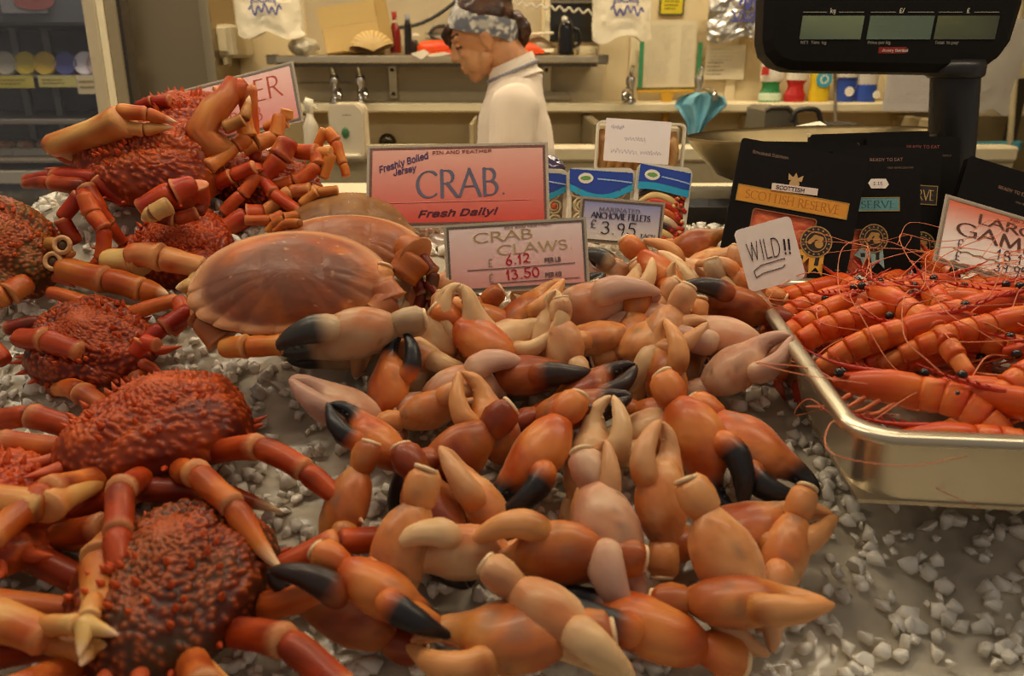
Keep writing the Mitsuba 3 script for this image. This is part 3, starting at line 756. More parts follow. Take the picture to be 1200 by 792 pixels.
# side glass and its steel post
a, b = P(130, 128, 1.35), P(110, -6, 1.35)
pa, pb = a + (a - b) * 1.2, b + (b - a) * .3
side = unit(np.cross(pb - pa, [0, 1, 0])); fr = np.cross(unit(pb - pa), side)
t = thing('counter_post', 'slanting brushed steel post holding the side glass', 'post')


def bar(p, q, w, d, off=0.0, offd=0.0):
    L = np.linalg.norm(q - p); z = unit(q - p); x = unit(np.cross([0, 1, 0], z)); y = np.cross(z, x)
    return box(off - w / 2, off + w / 2, offd - d / 2, offd + d / 2, 0, L, min(w, d) * .15), mat(x, y, z, p)


for nm, w_, o_, c in (('post', .024, -.004, 'b3a688'), ('bright_edge', .012, .013, 'e6dab4'), ('gasket', .022, .030, '8a7d62'), ('dark_seal', .006, .044, '2a251d')):
    vf, m = bar(pa, pb, w_, .03, o_)
    obj(nm, G().add(vf, srgb(c), True, m), 'satin', t)
v = np.array([P(-160, 255, 1.30), P(128, 255, 1.34), P(106, -20, 1.36), P(-160, -20, 1.36)])
struct("window_1", mikit.ply((v, np.array([[0, 1, 2], [0, 2, 3]])), "glass"), "glass", "clear side glass of the counter left of the steel post")

# ------------------------------------------------------------------ the counter: bed, ice, rear worktop
def bed(x, y):
    z = 1.075 + np.clip(y - .45, -.3, .55) * .25
    z = z + .115 * np.exp(-((x + .46) / .20) ** 2 - ((y - .98) / .20) ** 2) + .055 * np.exp(-((x + .16) / .16) ** 2 - ((y - .92) / .16) ** 2)
    return z


t = thing('display_counter', 'steel fish counter that holds the ice and seafood', 'counter')
obj('body', G().add(box(-1.15, 1.25, .22, 1.19, 0, .98, .01), srgb('a89f8c'), True), 'steel', t)
obj('rear_lip', G().add(box(-1.15, 1.25, 1.17, 1.20, .9, 1.205, .006), srgb('c2b79c'), True), 'steel', t)
obj('front_lip', G().add(box(-1.15, 1.25, .20, .24, .9, 1.03, .006), srgb('c2b79c'), True), 'steel', t)
r = np.random.default_rng(3)


def icefn(u, v):
    x, y = -1.12 + 2.34 * u, .24 + .93 * v
    return np.stack([x, y, bed(x, y) - .008 + .012 * (meshkit.fbm(np.stack([x * 55, y * 55, 0 * x], 1), 3, 4) - .5)], 1)


scene['ice'] = {'type': 'twosided', 'b': {'type': 'principled', 'base_color': VC, 'roughness': .22, 'specular': .5}}
one('crushed_ice', G().add(grid(300, 150, icefn), mottle(['b5ab98', 'cfc6b2', 'a39a88'], 30, 2)), 'ice', 'bed of crushed ice under the seafood', 'ice')
labels['crushed_ice']['kind'] = 'stuff'
base = trimesh.creation.icosphere(subdivisions=0)
g = G()
for i in range(9000):
    x, y = r.uniform(-1.0, 1.05), .27 + .89 * r.uniform()
    s = r.uniform(.003, .0075)
    v = np.array(base.vertices) * s * r.uniform(.6, 1.3, 3) + r.normal(0, s * .25, (12, 3)) + [x, y, bed(x, y) + s * .3 - .004]
    g.add((v, base.faces), srgb('e2dccd') * r.uniform(.85, 1.1))
one('ice_chips', g, 'ice', 'loose chips of ice scattered over the ice bed', 'ice')
labels['ice_chips']['kind'] = 'stuff'

t = thing('rear_worktop', 'white worktop behind the counter at the right of the packs', 'worktop')
zt = P(0, 214, 1.72)[2]
obj('top', G().add(box(-.9, .80, 1.21, 1.72, zt - .03, zt, .005), srgb('ddd0ad'), True), 'satin', t)
obj('front_panel', G().add(box(-.9, .80, 1.44, 1.46, 0, zt - .03), srgb('b7aa8a'), True), 'satin', t)
m, w, h = pframe((806, 262, 1.40), (862, 262, 1.40), (812, 236, 1.44))
t = thing('white_box', 'white lidded box on the counter edge behind the salmon packs', 'box')
obj('body', G().add(box(0, w, 0, h * .7, -.06, 0, .006), srgb('d9cfb6'), True, m), 'satin', t)
obj('lid', G().add(box(-.004, w + .004, h * .7, h, -.064, .004, .005), srgb('e4dabf'), True, m), 'satin', t)
m, w, h = pframe((806, 282, 1.30), (862, 290, 1.30), (808, 262, 1.31))
t = thing('black_pouch', 'flat black pouch lying below the white lidded box', 'pouch')
obj('pouch', G().add(bumpy(ball([w / 2, h / 2, -.0], [w * .55, h * .5, .03], 3), .006, 30, 2), srgb('2a2824'), False, m), 'satin', t)
obj('seam', G().add(tube(np.array([[0, h * .6, .028], [w * .5, h * .7, .034], [w, h * .55, .026]]), .003, 6), srgb('8f897c'), False, m), 'satin', t)

# ------------------------------------------------------------------ the weighing scale
YP = 1.17
scene['pan_steel'] = prin(0.42, metallic=0.85)
t = thing('weighing_scale', 'black shop scale with a triple display raised on a thick post', 'scale')
S = ppm(40, YP)
o = P(898, 78, YP); rx = lambda x: (x - 898) * S
ry = lambda y: P(900, y, YP)[2] - o[2]
W, top = rx(1190), ry(-16)
out = [(rx(899), ry(46)), (rx(903), ry(60)), (rx(914), ry(71)), (rx(930), ry(76)), (rx(950), ry(77)), (rx(1140), ry(80)), (rx(1158), ry(75)), (rx(1174), ry(62)), (rx(1184), ry(45)), (rx(1191), ry(0)), (rx(1190), top * .9), (rx(1180), top), (rx(905), top), (rx(897), top * .9)]
pol = Polygon(out).convex_hull.buffer(.006, quad_segs=4)
mh = mat([1, 0, 0], [0, .10, .995], [0, -.995, .10], o)
ring = lambda p, z: [[x, y, z] for x, y in p.exterior.coords]
hull = trimesh.convex.convex_hull(np.array(ring(pol, -.012) + ring(pol, -.05) + ring(pol.buffer(-.012), 0) + ring(pol.buffer(-.02), -.075)))
hd = obj('display_housing', G().add((np.array(hull.vertices), np.array(hull.faces)), srgb('100e0c'), True, mh), 'card_black', t)
for i, (xa_, xb_) in enumerate(((934, 1008), (1013, 1090), (1092, 1166))):
    q = Polygon([(rx(xa_), ry(46)), (rx(xb_ - 2), ry(46)), (rx(xb_), ry(18)), (rx(xa_ + 2), ry(18))])
    obj('screen', G().add(extr(q, .0015), mottle([['6f7a5c', '4d5a48'], ['5c6b58', '48574a'], ['5a5f3f', '3c4030']][i], 25, i), True, mh), 'gloss', hd, label='greenish display window')
    g = G()
    n = [('kg', .0), ('£/', .0), ('£', 0.0)][i][0]
    pl, wd = lettering(n, .006, .16, .16, None)
    g.add(extr(affinity.translate(pl, rx((xa_ + xb_) / 2) - wd / 2, ry(14.5)), .001), srgb('a29d8c'), True, mh)
    for (u0, u1) in ((xa_ + 2, (xa_ + xb_) / 2 - 7), ((xa_ + xb_) / 2 + 7, xb_ - 1)):
        g.add(extr(sbox(rx(u0), ry(14.2), rx(u1), ry(13.2)), .001), srgb('777365'), True, mh)
    s = ['NET  Tare  kg', 'Price per kg', 'Total  to pay'][i]
    g.add(inter(s, .0042, .001), srgb('7e796c'), True, mh @ mat([1, 0, 0], [0, 1, 0], [0, 0, 1], [rx(xa_ + 2), ry(51.5), 0]))
    obj('lettering', g, 'matte', hd)
g = G().add(inter('Avery Berkel', .0045, .001), srgb('b5aa9a'), True, mh @ mat([1, 0, 0], [0, 1, 0], [0, 0, 1], [rx(1033), ry(61), .0004]))
g.add(extr(sbox(rx(1029), ry(62.5), rx(1062), ry(55)), .0006), srgb('7a1f1c'), True, mh)
obj('maker_badge', g, 'matte', hd)
c0, c1 = P(1120, 78, YP + .03), P(1112, 235, YP + .05)
obj('collar', G().add(tube(np.array([c0 + [0, 0, .01], c0, c0 - [0, 0, .012], c0 - [0, 0, .016]]), [.038, .040, .040, .035], 28), srgb('1b1816')), 'satin', t)
obj('post', G().add(tube(np.array([c0, (c0 + c1) / 2, [c1[0], c1[1], zt + .01]]), [.0335, .0335, .0335], 28), srgb('131110')), 'satin', t)
obj('base', G().add(box(.24, .66, 1.21, 1.36, zt, zt + .05, .012), srgb('26231f'), True), 'satin', t)
pc = P(952, 160, 1.27)
prof = [(.0, -.075), (.10, -.075), (.15, -.055), (.19, -.012), (.198, 0), (.202, .003), (.200, .006), (.194, .002), (.186, -.014), (.147, -.058), (.10, -.079), (0, -.079)]
obj('pan', G().add(lathe(prof[:7][::1], 64, mat([1, 0, 0.035], [0, .62, 0], [-.035, 0, 1], pc)), srgb('93825f')), 'pan_steel', t)
obj('pan_support', G().add(lathe([(0, -.1), (.05, -.1), (.05, -.06), (0, -.06)], 20, mat([1, 0, 0], [0, .6, 0], [0, 0, 1], pc)), srgb('33302b')), 'satin', t)
m, w, h = pframe((946, 157, 1.385), (976, 151, 1.40), (935, 147, 1.42))
t = thing('white_label_card', 'small white card with a dark mark above the scale pan', 'card')
obj('card', G().add(box(0, w, 0, h, -.003, 0), srgb('efe6cf'), True, m), 'matte', t)
obj('mark', G().add(box(w * .35, w * .75, h * .35, h * .62, 0, .001), srgb('6d6a66'), True, m), 'matte', t)
# broom in the right corner
t = thing('blue_broom', 'blue broom with a pale handle leaning in the right corner', 'broom')
a, b = P(1138, 173, 3.05), P(1196, 172, 2.95)
obj('head', G().add(box(0, np.linalg.norm(b - a), 0, .05, -.02, .02, .006), srgb('3f7d88'), True, mat(unit(b - a), unit(np.cross([0, 0, 1], unit(b - a))), [0, 0, 1], a)), 'satin', t)
obj('handle', G().add(tube(np.array([P(1183, 172, 2.98), P(1192, 60, 3.02), P(1200, -40, 3.05)]), .011, 10), srgb('b5a47c')), 'satin', t)
pts = spline([P(1144, 130, 3.14), P(1146, 140, 3.14), P(1138, 152, 3.14), P(1132, 172, 3.14)], 5)
one('thin_cable', G().add(tube(pts, .004, 6), srgb('4a3d28')), 'satin', 'thin dark cable on the brown wall panel by the scale post', 'cable')
m, w, h = pframe((1176, 172, 3.1), (1190, 172, 3.1), (1184, 92, 3.1))
one('dark_strip', G().add(box(0, w, 0, h, -.02, 0, .004), srgb('3d3526'), True, m), 'satin', 'dark upright strip beside the broom handle', 'strip')

# ------------------------------------------------------------------ the woman behind the counter
def cap(p, q, a, b, s=18):
    A = m3.Manifold.sphere(a, s).translate([float(x) for x in p]); B = m3.Manifold.sphere(b, s).translate([float(x) for x in q])
    return m3.Manifold.batch_hull([A, B])


def chain(pts, rad):
    out = m3.Manifold()
    for i in range(len(pts) - 1):
        out += cap(pts[i], pts[i + 1], rad[i], rad[i + 1])
    return out


def ell(c, r, m=None, s=32):
    e = m3.Manifold.sphere(1.0, s).scale([float(x) for x in r]).translate([float(x) for x in c])
    return e


def finish(man, edge, it=8):
    mm = man.refine_to_length(edge).to_mesh()
    tm = trimesh.Trimesh(mm.vert_properties[:, :3], mm.tri_verts, process=True)
    trimesh.smoothing.filter_taubin(tm, lamb=.5, nu=.53, iterations=it)
    return np.array(tm.vertices), np.array(tm.faces)


HS = .82
al = math.radians(24)
hf, hu = np.array([-math.cos(al), 0, -math.sin(al)]), np.array([-math.sin(al), 0, math.cos(al)])
HC = P(567, 41, 2.1)
HM = mat(hf * HS, np.array([0, -1, 0]) * HS, hu * HS, HC)   # head frame: x forward, y to her left, z up
H = lambda *p: tf(HM, np.array(p))
head = ell((0, 0, .015), (.098, .076, .098)) + ell((.045, 0, -.045), (.058, .058, .068))
head += m3.Manifold.batch_hull([m3.Manifold.sphere(.022, 16).translate([.072, 0, -.098]), m3.Manifold.sphere(.03, 16).translate([.02, .04, -.06]), m3.Manifold.sphere(.03, 16).translate([.02, -.04, -.06]), m3.Manifold.sphere(.03, 16).translate([.06, 0, -.05])])
head += m3.Manifold.batch_hull([m3.Manifold.sphere(.007, 12).translate([.098, 0, .012]), m3.Manifold.sphere(.011, 12).translate([.114, 0, -.026]), m3.Manifold.sphere(.010, 12).translate([.098, .012, -.032]), m3.Manifold.sphere(.010, 12).translate([.098, -.012, -.032])])
head += cap((.098, -.018, -.062), (.098, .018, -.062), .0085, .0085) + cap((.095, -.014, -.073), (.095, .014, -.073), .009, .009)
for s in (-1, 1):
    head += cap((.09, s * .02, .026), (.078, s * .048, .022), .011, .010) + ell((-.004, s * .079, -.014), (.020, .013, .032))
    head += ell((.07, s * .04, -.03), (.02, .018, .016))
for s in (-1, 1):
    head -= ell((.102, s * .031, .002), (.014, .016, .010))
    head += ell((.084, s * .031, .002), (.012, .013, .012))
head = head.rotate([0, 0, 0])
v, f = finish(head, .006, 6); v = tf(HM, v)
hv = m3.Manifold(m3.Mesh(v.astype(np.float32), f.astype(np.uint32)))
if hv.num_tri() == 0:
    hv = m3.Manifold()
neckb = P(606, 84, 2.1)
skin = hv + chain([H(-.03, 0, -.05), (H(-.03, 0, -.05) + neckb) / 2, neckb], [.05, .05, .056])
PX = lambda x, y, dy=0.0: P(x, y, 2.1) + [0, dy, 0]


def hand(w, d, pal, side):
    "wrist, finger direction, palm normal"
    d, n = unit(d), unit(pal - np.dot(pal, unit(d)) * unit(d)); s = np.cross(d, n) * side
    o = m3.Manifold.batch_hull([m3.Manifold.sphere(.013, 12).translate((w + d * a + s * b).tolist()) for a, b in ((.0, .018), (.0, -.018), (.08, .032), (.085, -.03))])
    for k, (b, L, r_) in enumerate(((.03, .068, .0085), (.010, .078, .009), (-.011, .072, .0088), (-.029, .056, .0078))):
        k0 = w + d * .083 + s * b; k1 = k0 + d * L * .42 - n * .006; k2 = k1 + d * L * .3 - n * .014; k3 = k2 + d * L * .22 - n * .016
        o += chain([k0, k1, k2, k3], [r_ * 1.05, r_, r_ * .92, r_ * .8])
    b0 = w + d * .02 + s * .026; o += chain([b0, b0 + s * .026 + d * .022, b0 + s * .038 + d * .052 - n * .006, b0 + s * .036 + d * .076 - n * .014], [.013, .0115, .010, .0085])
    return o


chest = PX(604, 150)
skin += chain([neckb, chest, PX(606, 230)], [.05, .06, .05])
arms = []
for s, el_, wr in ((-1, PX(594, 215, -.20), PX(548, 258, -.16)), (1, PX(590, 212, .20), PX(540, 250, .15))):
    sh = PX(603, 124, s * .138)
    arms.append((s, sh, el_, wr))
    skin += chain([chest, sh, el_], [.05, .042, .036]) + chain([el_, (el_ + wr) / 2, wr], [.034, .033, .024]) + hand(wr + unit(wr - el_) * .015, wr - el_, np.array([0, -s * 1.0, -.4]), s)
v, f = finish(skin, .007, 5)
fl = np.stack([(v - HC) @ hf, (v - HC) @ np.array([0, -1, 0]), (v - HC) @ hu], 1) / HS
col = mottle(['c48a5e', 'b97c52', 'cf9769'], 14, 6)(v)
lip = np.exp(-((fl[:, 0] - .104) / .012) ** 2 - ((fl[:, 2] + .067) / .012) ** 2 - (fl[:, 1] / .024) ** 2)
col = mixc(col, srgb('9a4a3a'), lip)
eye = ((np.abs(np.abs(fl[:, 1]) - .031) < .014) & (np.abs(fl[:, 2] + .004) < .0035) & (fl[:, 0] > .07))
col[eye] = srgb('5a3a28')
brow = (np.abs(np.abs(fl[:, 1]) - .034) < .019) & (np.abs(fl[:, 2] - .031) < .005) & (fl[:, 0] > .07)
col[brow] = srgb('4a3020')
pr_ = thing('person', 'woman in a white jacket and patterned headband walking past the sinks', 'person')
labels[pr_]['label'] = 'woman in a white collared jacket and patterned headband, head bowed, by the sinks'
obj('body', G().add((v, f), col), 'shell', pr_)
# hair: cap above the band, a tied tail behind, a loose fringe in front
hr = ell((-.022, 0, .050), (.094, .083, .086)) + ell((-.058, 0, .010), (.042, .070, .05)) + cap((-.07, 0, .07), (-.02, 0, .105), .05, .04)
v, f = finish(hr, .008, 4)
v, f = bumpy((v, f), .006, 45, 3)
hairc = mottle(['3d2414', '2c190e', '5a361d'], 30, 2)
obj('hair', G().add((v, f), hairc, False, HM), 'satin', pr_)
tail = chain([np.array(q) for q in ((-.085, 0, .012), (-.108, 0, .0), (-.118, 0, -.03), (-.11, 0, -.06), (-.10, 0, -.08))], [.022, .027, .026, .018, .008])
v, f = bumpy(finish(tail, .007, 3), .007, 60, 5)
obj('ponytail', G().add((v, f), hairc, False, HM), 'satin', pr_)
fr_ = chain([np.array(q) for q in ((.085, -.05, .05), (.104, -.045, .03), (.108, -.035, .005))], [.016, .014, .006]) + chain([np.array(q) for q in ((.09, .02, .06), (.112, .01, .045), (.116, 0, .025))], [.016, .012, .006])
v, f = bumpy(finish(fr_, .006, 3), .004, 60, 6)
obj('fringe', G().add((v, f), hairc, False, HM), 'satin', pr_)


def band(u, v_):
    a = u * 2 * np.pi
    tl = -.55                               # the band runs from the forehead down to the nape
    z0 = .048 + .0 * a; wv = (v_ - .5) * .066
    c, s_ = np.cos(a), np.sin(a)
    zz = .030 + c * .070 + wv
    k = np.sqrt(np.maximum(.15, 1 - ((zz - .015) / .112) ** 2))
    return np.stack([(.108 * k + .002) * c - .004, (.086 * k + .003) * s_, zz], 1)


vf = grid(90, 10, band)
hb = lambda v: mixc(mixc(srgb('b9b4aa'), srgb('6f7078'), (meshkit.fbm(v * 42, 2, 3) > .52) * 1.0), srgb('d8d2c4'), (meshkit.fbm(v * 60 + 5, 2, 8) > .6) * 1.0)
obj('headband', G().add((np.vstack([vf[0], vf[0] * .985]), np.vstack([vf[1], vf[1][:, ::-1] + len(vf[0])])), hb, False, HM), 'matte', pr_)
# jacket: body and sleeves one surface, then collar with its grey edge
path = [PX(607, 82), PX(605, 95), PX(603, 112), PX(602, 140), PX(604, 175), PX(609, 230), PX(611, 290), PX(611, 345)]
rad = [(.066, .062), (.098, .066), (.150, .076), (.175, .094), (.178, .106), (.165, .098), (.175, .108), (.185, .115)]
pts = np.array(path); rr = np.array(rad)
ii = np.linspace(0, len(pts) - 1, 40)
pts2 = np.stack([np.interp(ii, range(len(pts)), pts[:, k]) for k in range(3)], 1); rr2 = np.stack([np.interp(ii, range(len(rr)), rr[:, k]) for k in range(2)], 1)
tv, tf_ = tube(pts2, rr2, 40, ref=(1, 0, 0))
jk = m3.Manifold(m3.Mesh(tv.astype(np.float32), tf_.astype(np.uint32)))
if jk.num_tri() == 0 or jk.volume() < 0:
    jk = m3.Manifold(m3.Mesh(tv.astype(np.float32), tf_[:, ::-1].astype(np.uint32)))
for s, sh, el_, wr in arms:
    jk += chain([sh, (sh + el_) / 2, el_, el_ + (wr - el_) * .8], [.062, .058, .050, .043])
v, f = finish(jk, .014, 10)
v, f = bumpy((v, f), .006, 14, 3, 3)
obj('jacket', G().add((v, f), mottle(['e6d6c2', 'ddccb6'], 3, 2)), 'matte', pr_)
cc = [PX(604, 91), PX(602, 83), PX(602, 75), PX(600, 70)]
cv = tube(np.array(cc) + 0, [(.086, .074), (.074, .064), (.066, .058), (.062, .057)], 32, ref=(1, 0, .35), cap=False)
obj('collar', G().add((np.vstack([cv[0], cv[0] * 1.0 + [0, 0, -.002]]), np.vstack([cv[1], cv[1][:, ::-1] + len(cv[0])])), srgb('eadcc8')), 'matte', pr_)
aa = np.linspace(0, 2 * np.pi, 40)
cr = [PX(601, 83) + np.array([.064 * math.cos(q), .079 * math.sin(q), .026 * math.cos(q)]) for q in aa]
obj('collar_piping', G().add(tube(cr, .0045, 8, cap=False), srgb('8f8d92')), 'matte', pr_)
hipz = PX(611, 345)
tr_ = m3.Manifold()
for s in (-1, 1):
    hp = hipz + [0, s * .085, -.02]; kn = np.array([hp[0] - .03 * s, hp[1], .46]); an = np.array([hp[0] + .06 * s, hp[1], .09])
    tr_ += chain([hp, kn, an], [.10, .068, .052])
v, f = finish(tr_, .018, 6)
obj('trousers', G().add((v, f), srgb('2d3550')), 'matte', pr_)
for s in (-1, 1):
    an = np.array([hipz[0] + .06 * s, hipz[1] + s * .085, .05])
    v, f = finish(chain([an + [.03, 0, 0], an + [-.06, 0, -.005], an + [-.16, 0, -.015]], [.045, .045, .033]), .012, 4)
    v[:, 2] = np.maximum(v[:, 2], 0.002)
    obj('shoe', G().add((v, f), srgb('1d1c1e')), 'satin', pr_)

# ------------------------------------------------------------------ seafood: shared helpers
def PB(x, y, h):
    "where the ray through the pixel meets the heap that lies h above the ice"
    d = P(x, y, 1.0) - EYE
    t = np.linspace(.3, 1.5, 2400)
    q = EYE + t[:, None] * d
    k = np.argmax(q[:, 2] < bed(q[:, 0], q[:, 1]) + h)
    return q[k]


def PZ(x, y, z):
    d = P(x, y, 1.0) - EYE
    return EYE + d * ((z - EYE[2]) / d[2])


def orient(pos, phi, tilt=0.0, roll=0.0, s=1.0):
    "x axis along phi (degrees anticlockwise as seen from the customer's side), rising by tilt; roll about it"
    v = unit(EYE - pos); r = unit(np.cross([0, 0, 1], v)); u = np.cross(v, r)
    a, b, c = np.radians([phi, tilt, roll])
    ex = unit((r * np.cos(a) + u * np.sin(a)) * np.cos(b) + v * np.sin(b))
    ey = unit(np.cross(v, ex)); ez = np.cross(ex, ey)
    y2 = ey * np.cos(c) + ez * np.sin(c)
    return mat(ex * s, y2 * s, np.cross(ex, y2) * s, pos)


ORANGE = ['c8642a', 'b54a1a', 'd98a4e', '8c3412']
REDS = ['b0421a', '933010', 'c4581f', '72240d']
PALE = ['d8a572', 'cf8a4e', 'e0bb8e', 'b85a2c']
DARK = ['6e2413', '4c1a10', '8a3318', '5b3a20']
JOINT = srgb('d69a62')


def limb(parent, pts, rpx, cols, seed=0, name='leg', bump=.0, flat=1.0, tip=None, mesh=None, label=None):
    "a jointed limb through pixel points (x, y, depth); rpx: radius in pixels at each joint"
    p = np.array([P(*q) for q in pts]); r = [a * ppm(q[1], q[2]) for a, q in zip(rpx, pts)]
    g = mesh or G()
    limb3(g, p, r, cols, seed, bump, flat, tip)
    if mesh is None:
        return obj(name, g, 'shell', parent, label=label)
    return g


def limb3(g, p, r, cols, seed=0, bump=0.0, flat=1.0, tip=None):
    cf = mot(cols, 55, seed, 3.0)
    n = len(p) - 1
    for i in range(n):
        a, b = p[i], p[i + 1]; L = np.linalg.norm(b - a); ra, rb = r[i], r[i + 1]
        last = tip and i == n - 1
        side = np.cross(unit(b - a), unit(np.random.default_rng(seed + i).normal(0, 1, 3)))
        ts = np.array([-.03, .0, .06, .16, .35, .6, .82, .93, .99, 1.02])
        prof = np.array([.35, .72, .88, .95, .98, .97, 1.0, 1.08, .98, .5])
        if last:
            prof = np.array([.4, .8, .95, 1, .9, .66, .4, .24, .12, .03])
            ra_, rb_ = ra, ra
        else:
            ra_, rb_ = ra, rb
        path = a + (b - a) * ts[:, None] + side * (L * .035 * np.sin(np.pi * np.clip(ts, 0, 1)))[:, None]
        rr = (ra_ + (rb_ - ra_) * np.clip(ts, 0, 1)) * prof
        vf = tube(path, np.stack([rr, rr * flat], 1), 14)
        vf = bumpy(vf, bump or .00045, 160, seed + i, 2)

        def colour(v, a=a, b=b, L=L, last=last):
            t = (v - a) @ (b - a) / L ** 2
            c = cf(v)
            c = mixc(c, JOINT, .65 * np.clip(1 - np.abs(t - .99) / .09, 0, 1))
            c = mixc(c, srgb('5c1c0e'), .75 * np.clip(1 - np.abs(t + .0) / .05, 0, 1))
            if last:
                c = mixc(c, srgb('3a1a10' if tip == 'dark' else 'e3c096'), np.clip((t - .6) / .3, 0, 1))
            return c
        g.add(vf, colour)


def spines(g, base, nrm, h, r, cols, seed):
    for k, (b, n) in enumerate(zip(base, nrm)):
        q = b + n * h[k]
        g.add(tube(np.array([b - n * h[k] * .3, b + n * h[k] * .3, q]), [r[k], r[k] * .7, r[k] * .08], 7), cols)


def spider_carapace(m, cols, seed, hl=.085, hw=.068, dome=.045, bump=1.0, name='carapace', parent=None, spine=1.0):
    "pear-shaped spiny shell; x forward to the rostrum"
    def fn(u, v):
        th, r = u * 2 * np.pi, v
        w = 1 - .20 * np.cos(th) + .05 * np.cos(2 * th)
        x, y = hl * r * np.cos(th) * (1 + .05 * np.cos(th)), hw * w * r * np.sin(th)
        z = dome * np.sqrt(np.maximum(0, 1 - r ** 2.4)) * (1 - .18 * np.cos(th) * r)
        z = z + .005 * np.exp(-(y / .012) ** 2) * np.cos(x * 90) - .006 * np.exp(-((np.abs(y) - .03) / .008) ** 2)
        return np.stack([x, y, z], 1)
    vf = grid(180, 84, fn); v, f = vf
    nn = meshkit.arrays((v, f), True)[2]
    from scipy.spatial import cKDTree
    r0 = np.random.default_rng(seed + 99)
    seeds = v[r0.integers(0, len(v), 1500)]
    dist = cKDTree(seeds).query(v)[0]
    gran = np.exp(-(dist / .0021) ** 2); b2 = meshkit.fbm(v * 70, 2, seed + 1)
    rr = np.clip(np.hypot(v[:, 0] / hl, v[:, 1] / hw), 0, 1)
    d = bump * (.0022 * (b2 - .3) + .0024 * gran) * (1 - .6 * rr ** 6)
    v = v + nn * np.sign(nn[:, 2:3] + .3) * d[:, None]
    cf = mot(cols, 38, seed, 3.0)

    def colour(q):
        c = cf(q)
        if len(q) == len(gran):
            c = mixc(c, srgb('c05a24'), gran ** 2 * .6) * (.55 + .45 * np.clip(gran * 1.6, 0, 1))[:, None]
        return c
    g = G().add((v, f), colour)
    r_ = np.random.default_rng(seed)
    und = grid(48, 12, lambda u, w_: np.stack([hl * w_ * np.cos(u * 2 * np.pi) * .97, hw * w_ * np.sin(u * 2 * np.pi) * (1 - .2 * np.cos(u * 2 * np.pi)) * .97, -.022 * (1 - w_ ** 2)], 1))
    g.add((und[0], und[1][:, ::-1]), mot(['c98a58', 'b0602f'], 40, seed))
    k = 22
    th = np.concatenate([np.linspace(.35, 2.7, k // 2), -np.linspace(.35, 2.7, k // 2)]) + r_.normal(0, .05, k)
    w = 1 - .20 * np.cos(th) + .05 * np.cos(2 * th)
    b = np.stack([hl * .97 * np.cos(th), hw * .97 * w * np.sin(th), np.full(k, .004)], 1)
    n = np.stack([np.cos(th) + .3, np.sin(th), np.full(k, .35)], 1); n /= np.linalg.norm(n, axis=1, keepdims=True)
    spines(g, b, n, r_.uniform(.006, .013, k) * spine, np.full(k, .0036), srgb('b5431c'), seed)
    for s in (-1, 1):   # the two horns of the rostrum
        b0 = np.array([hl * .98, s * .007, .008])
        g.add(tube(np.array([b0 - [.012, 0, 0], b0 + [.012, s * .004, .003], b0 + [.028, s * .010, .008]]), [.007, .0045, .0006], 9), srgb('b8502a'))
    rb, nb, hb_ = [], [], []
    for _ in range(70):
        x, y = r_.uniform(-.8, .8) * hl, r_.uniform(-.75, .75) * hw
        q = np.hypot(x / hl, y / hw)
        if q < .85:
            rb.append([x, y, dome * math.sqrt(1 - q ** 2.4)]); nb.append(unit([x * .6, y * .6, .05])); hb_.append(r_.uniform(.003, .007))
    spines(g, np.array(rb), np.array(nb), np.array(hb_) * spine, np.full(len(rb), .0026), srgb('c4562a'), seed)
    return obj(name, g, 'shell', parent, m)


# ------------------------------------------------------------------ spider crabs of the heap at the left
SG = 'spider crabs heaped at the left'
SL = [
    'orange spider crab with a bumpy domed shell, in the middle of the heap',
    'dark red spiny spider crab at the back, under the pink slanting price card',
    'brownish green spider crab cut off by the left edge of the picture',
    'red spider crab with a long cream and orange claw lying across the heap',
    'dark maroon spider crab low in the heap below the big smooth leg',
    'spider crab at the right of the heap with bent orange legs pointing up']
Sx = [thing('spider_crab', l, 'crab', SG) for l in SL]

# 0: the domed one in the middle
t = Sx[0]
c = P(181, 205, .93); v_ = unit(EYE - c)
n = unit(v_ * .45 + np.array([0, 0, 1.0])); ex = unit(np.array([-1, -.25, -.05]) - n * np.dot([-1, -.25, -.05], n))
spider_carapace(mat(ex, np.cross(n, ex), n, c), ['b84a1c', 'a23a12', 'c8662c', '8c2c10'], 11, .084, .078, .058, 1.25, parent=t)
cl = limb(t, [(58, 172, .90), (150, 140, .89)], [19, 23], PALE, 3, 'claw', 0, .8)
obj('finger', limb(t, [(138, 130, .885), (172, 133, .89), (207, 143, .90)], [10, 8, 2], ['c9743c', 'd99a60', 'b8501f'], 4, tip='pale', mesh=G()), 'shell', cl)
obj('fixed_finger', limb(t, [(142, 148, .885), (168, 152, .89), (203, 149, .90)], [9, 8, 2], ['dca878', 'cf8a55'], 5, tip='pale', mesh=G()), 'shell', cl)
limb(t, [(108, 181, .92), (92, 182, .91), (72, 174, .905)], [9, 10, 9], PALE, 6)
limb(t, [(150, 238, .87), (112, 209, .87), (62, 207, .88), (30, 211, .90)], [9, 10, 9, 6], ['9c2c14', '8a2210', 'b54520'], 7)
limb(t, [(120, 250, .85), (100, 219, .86), (60, 214, .87), (28, 216, .88)], [10, 11, 9, 5], REDS, 8)
limb(t, [(90, 285, .82), (72, 256, .82), (95, 228, .83), (104, 234, .82)], [9, 9, 9, 8], ['b23a1a', 'c2542a', '97290f'], 9)
limb(t, [(98, 226, .815), (108, 250, .81), (122, 268, .805), (119, 303, .80), (102, 331, .80)], [10, 11, 9, 8, 5], ['c4512a', 'b53a1c', 'd06a38'], 10, tip='pale')
limb(t, [(104, 234, .82), (128, 262, .83), (145, 284, .84)], [8, 8, 6], ['b03a1c', 'c04f28'], 12)
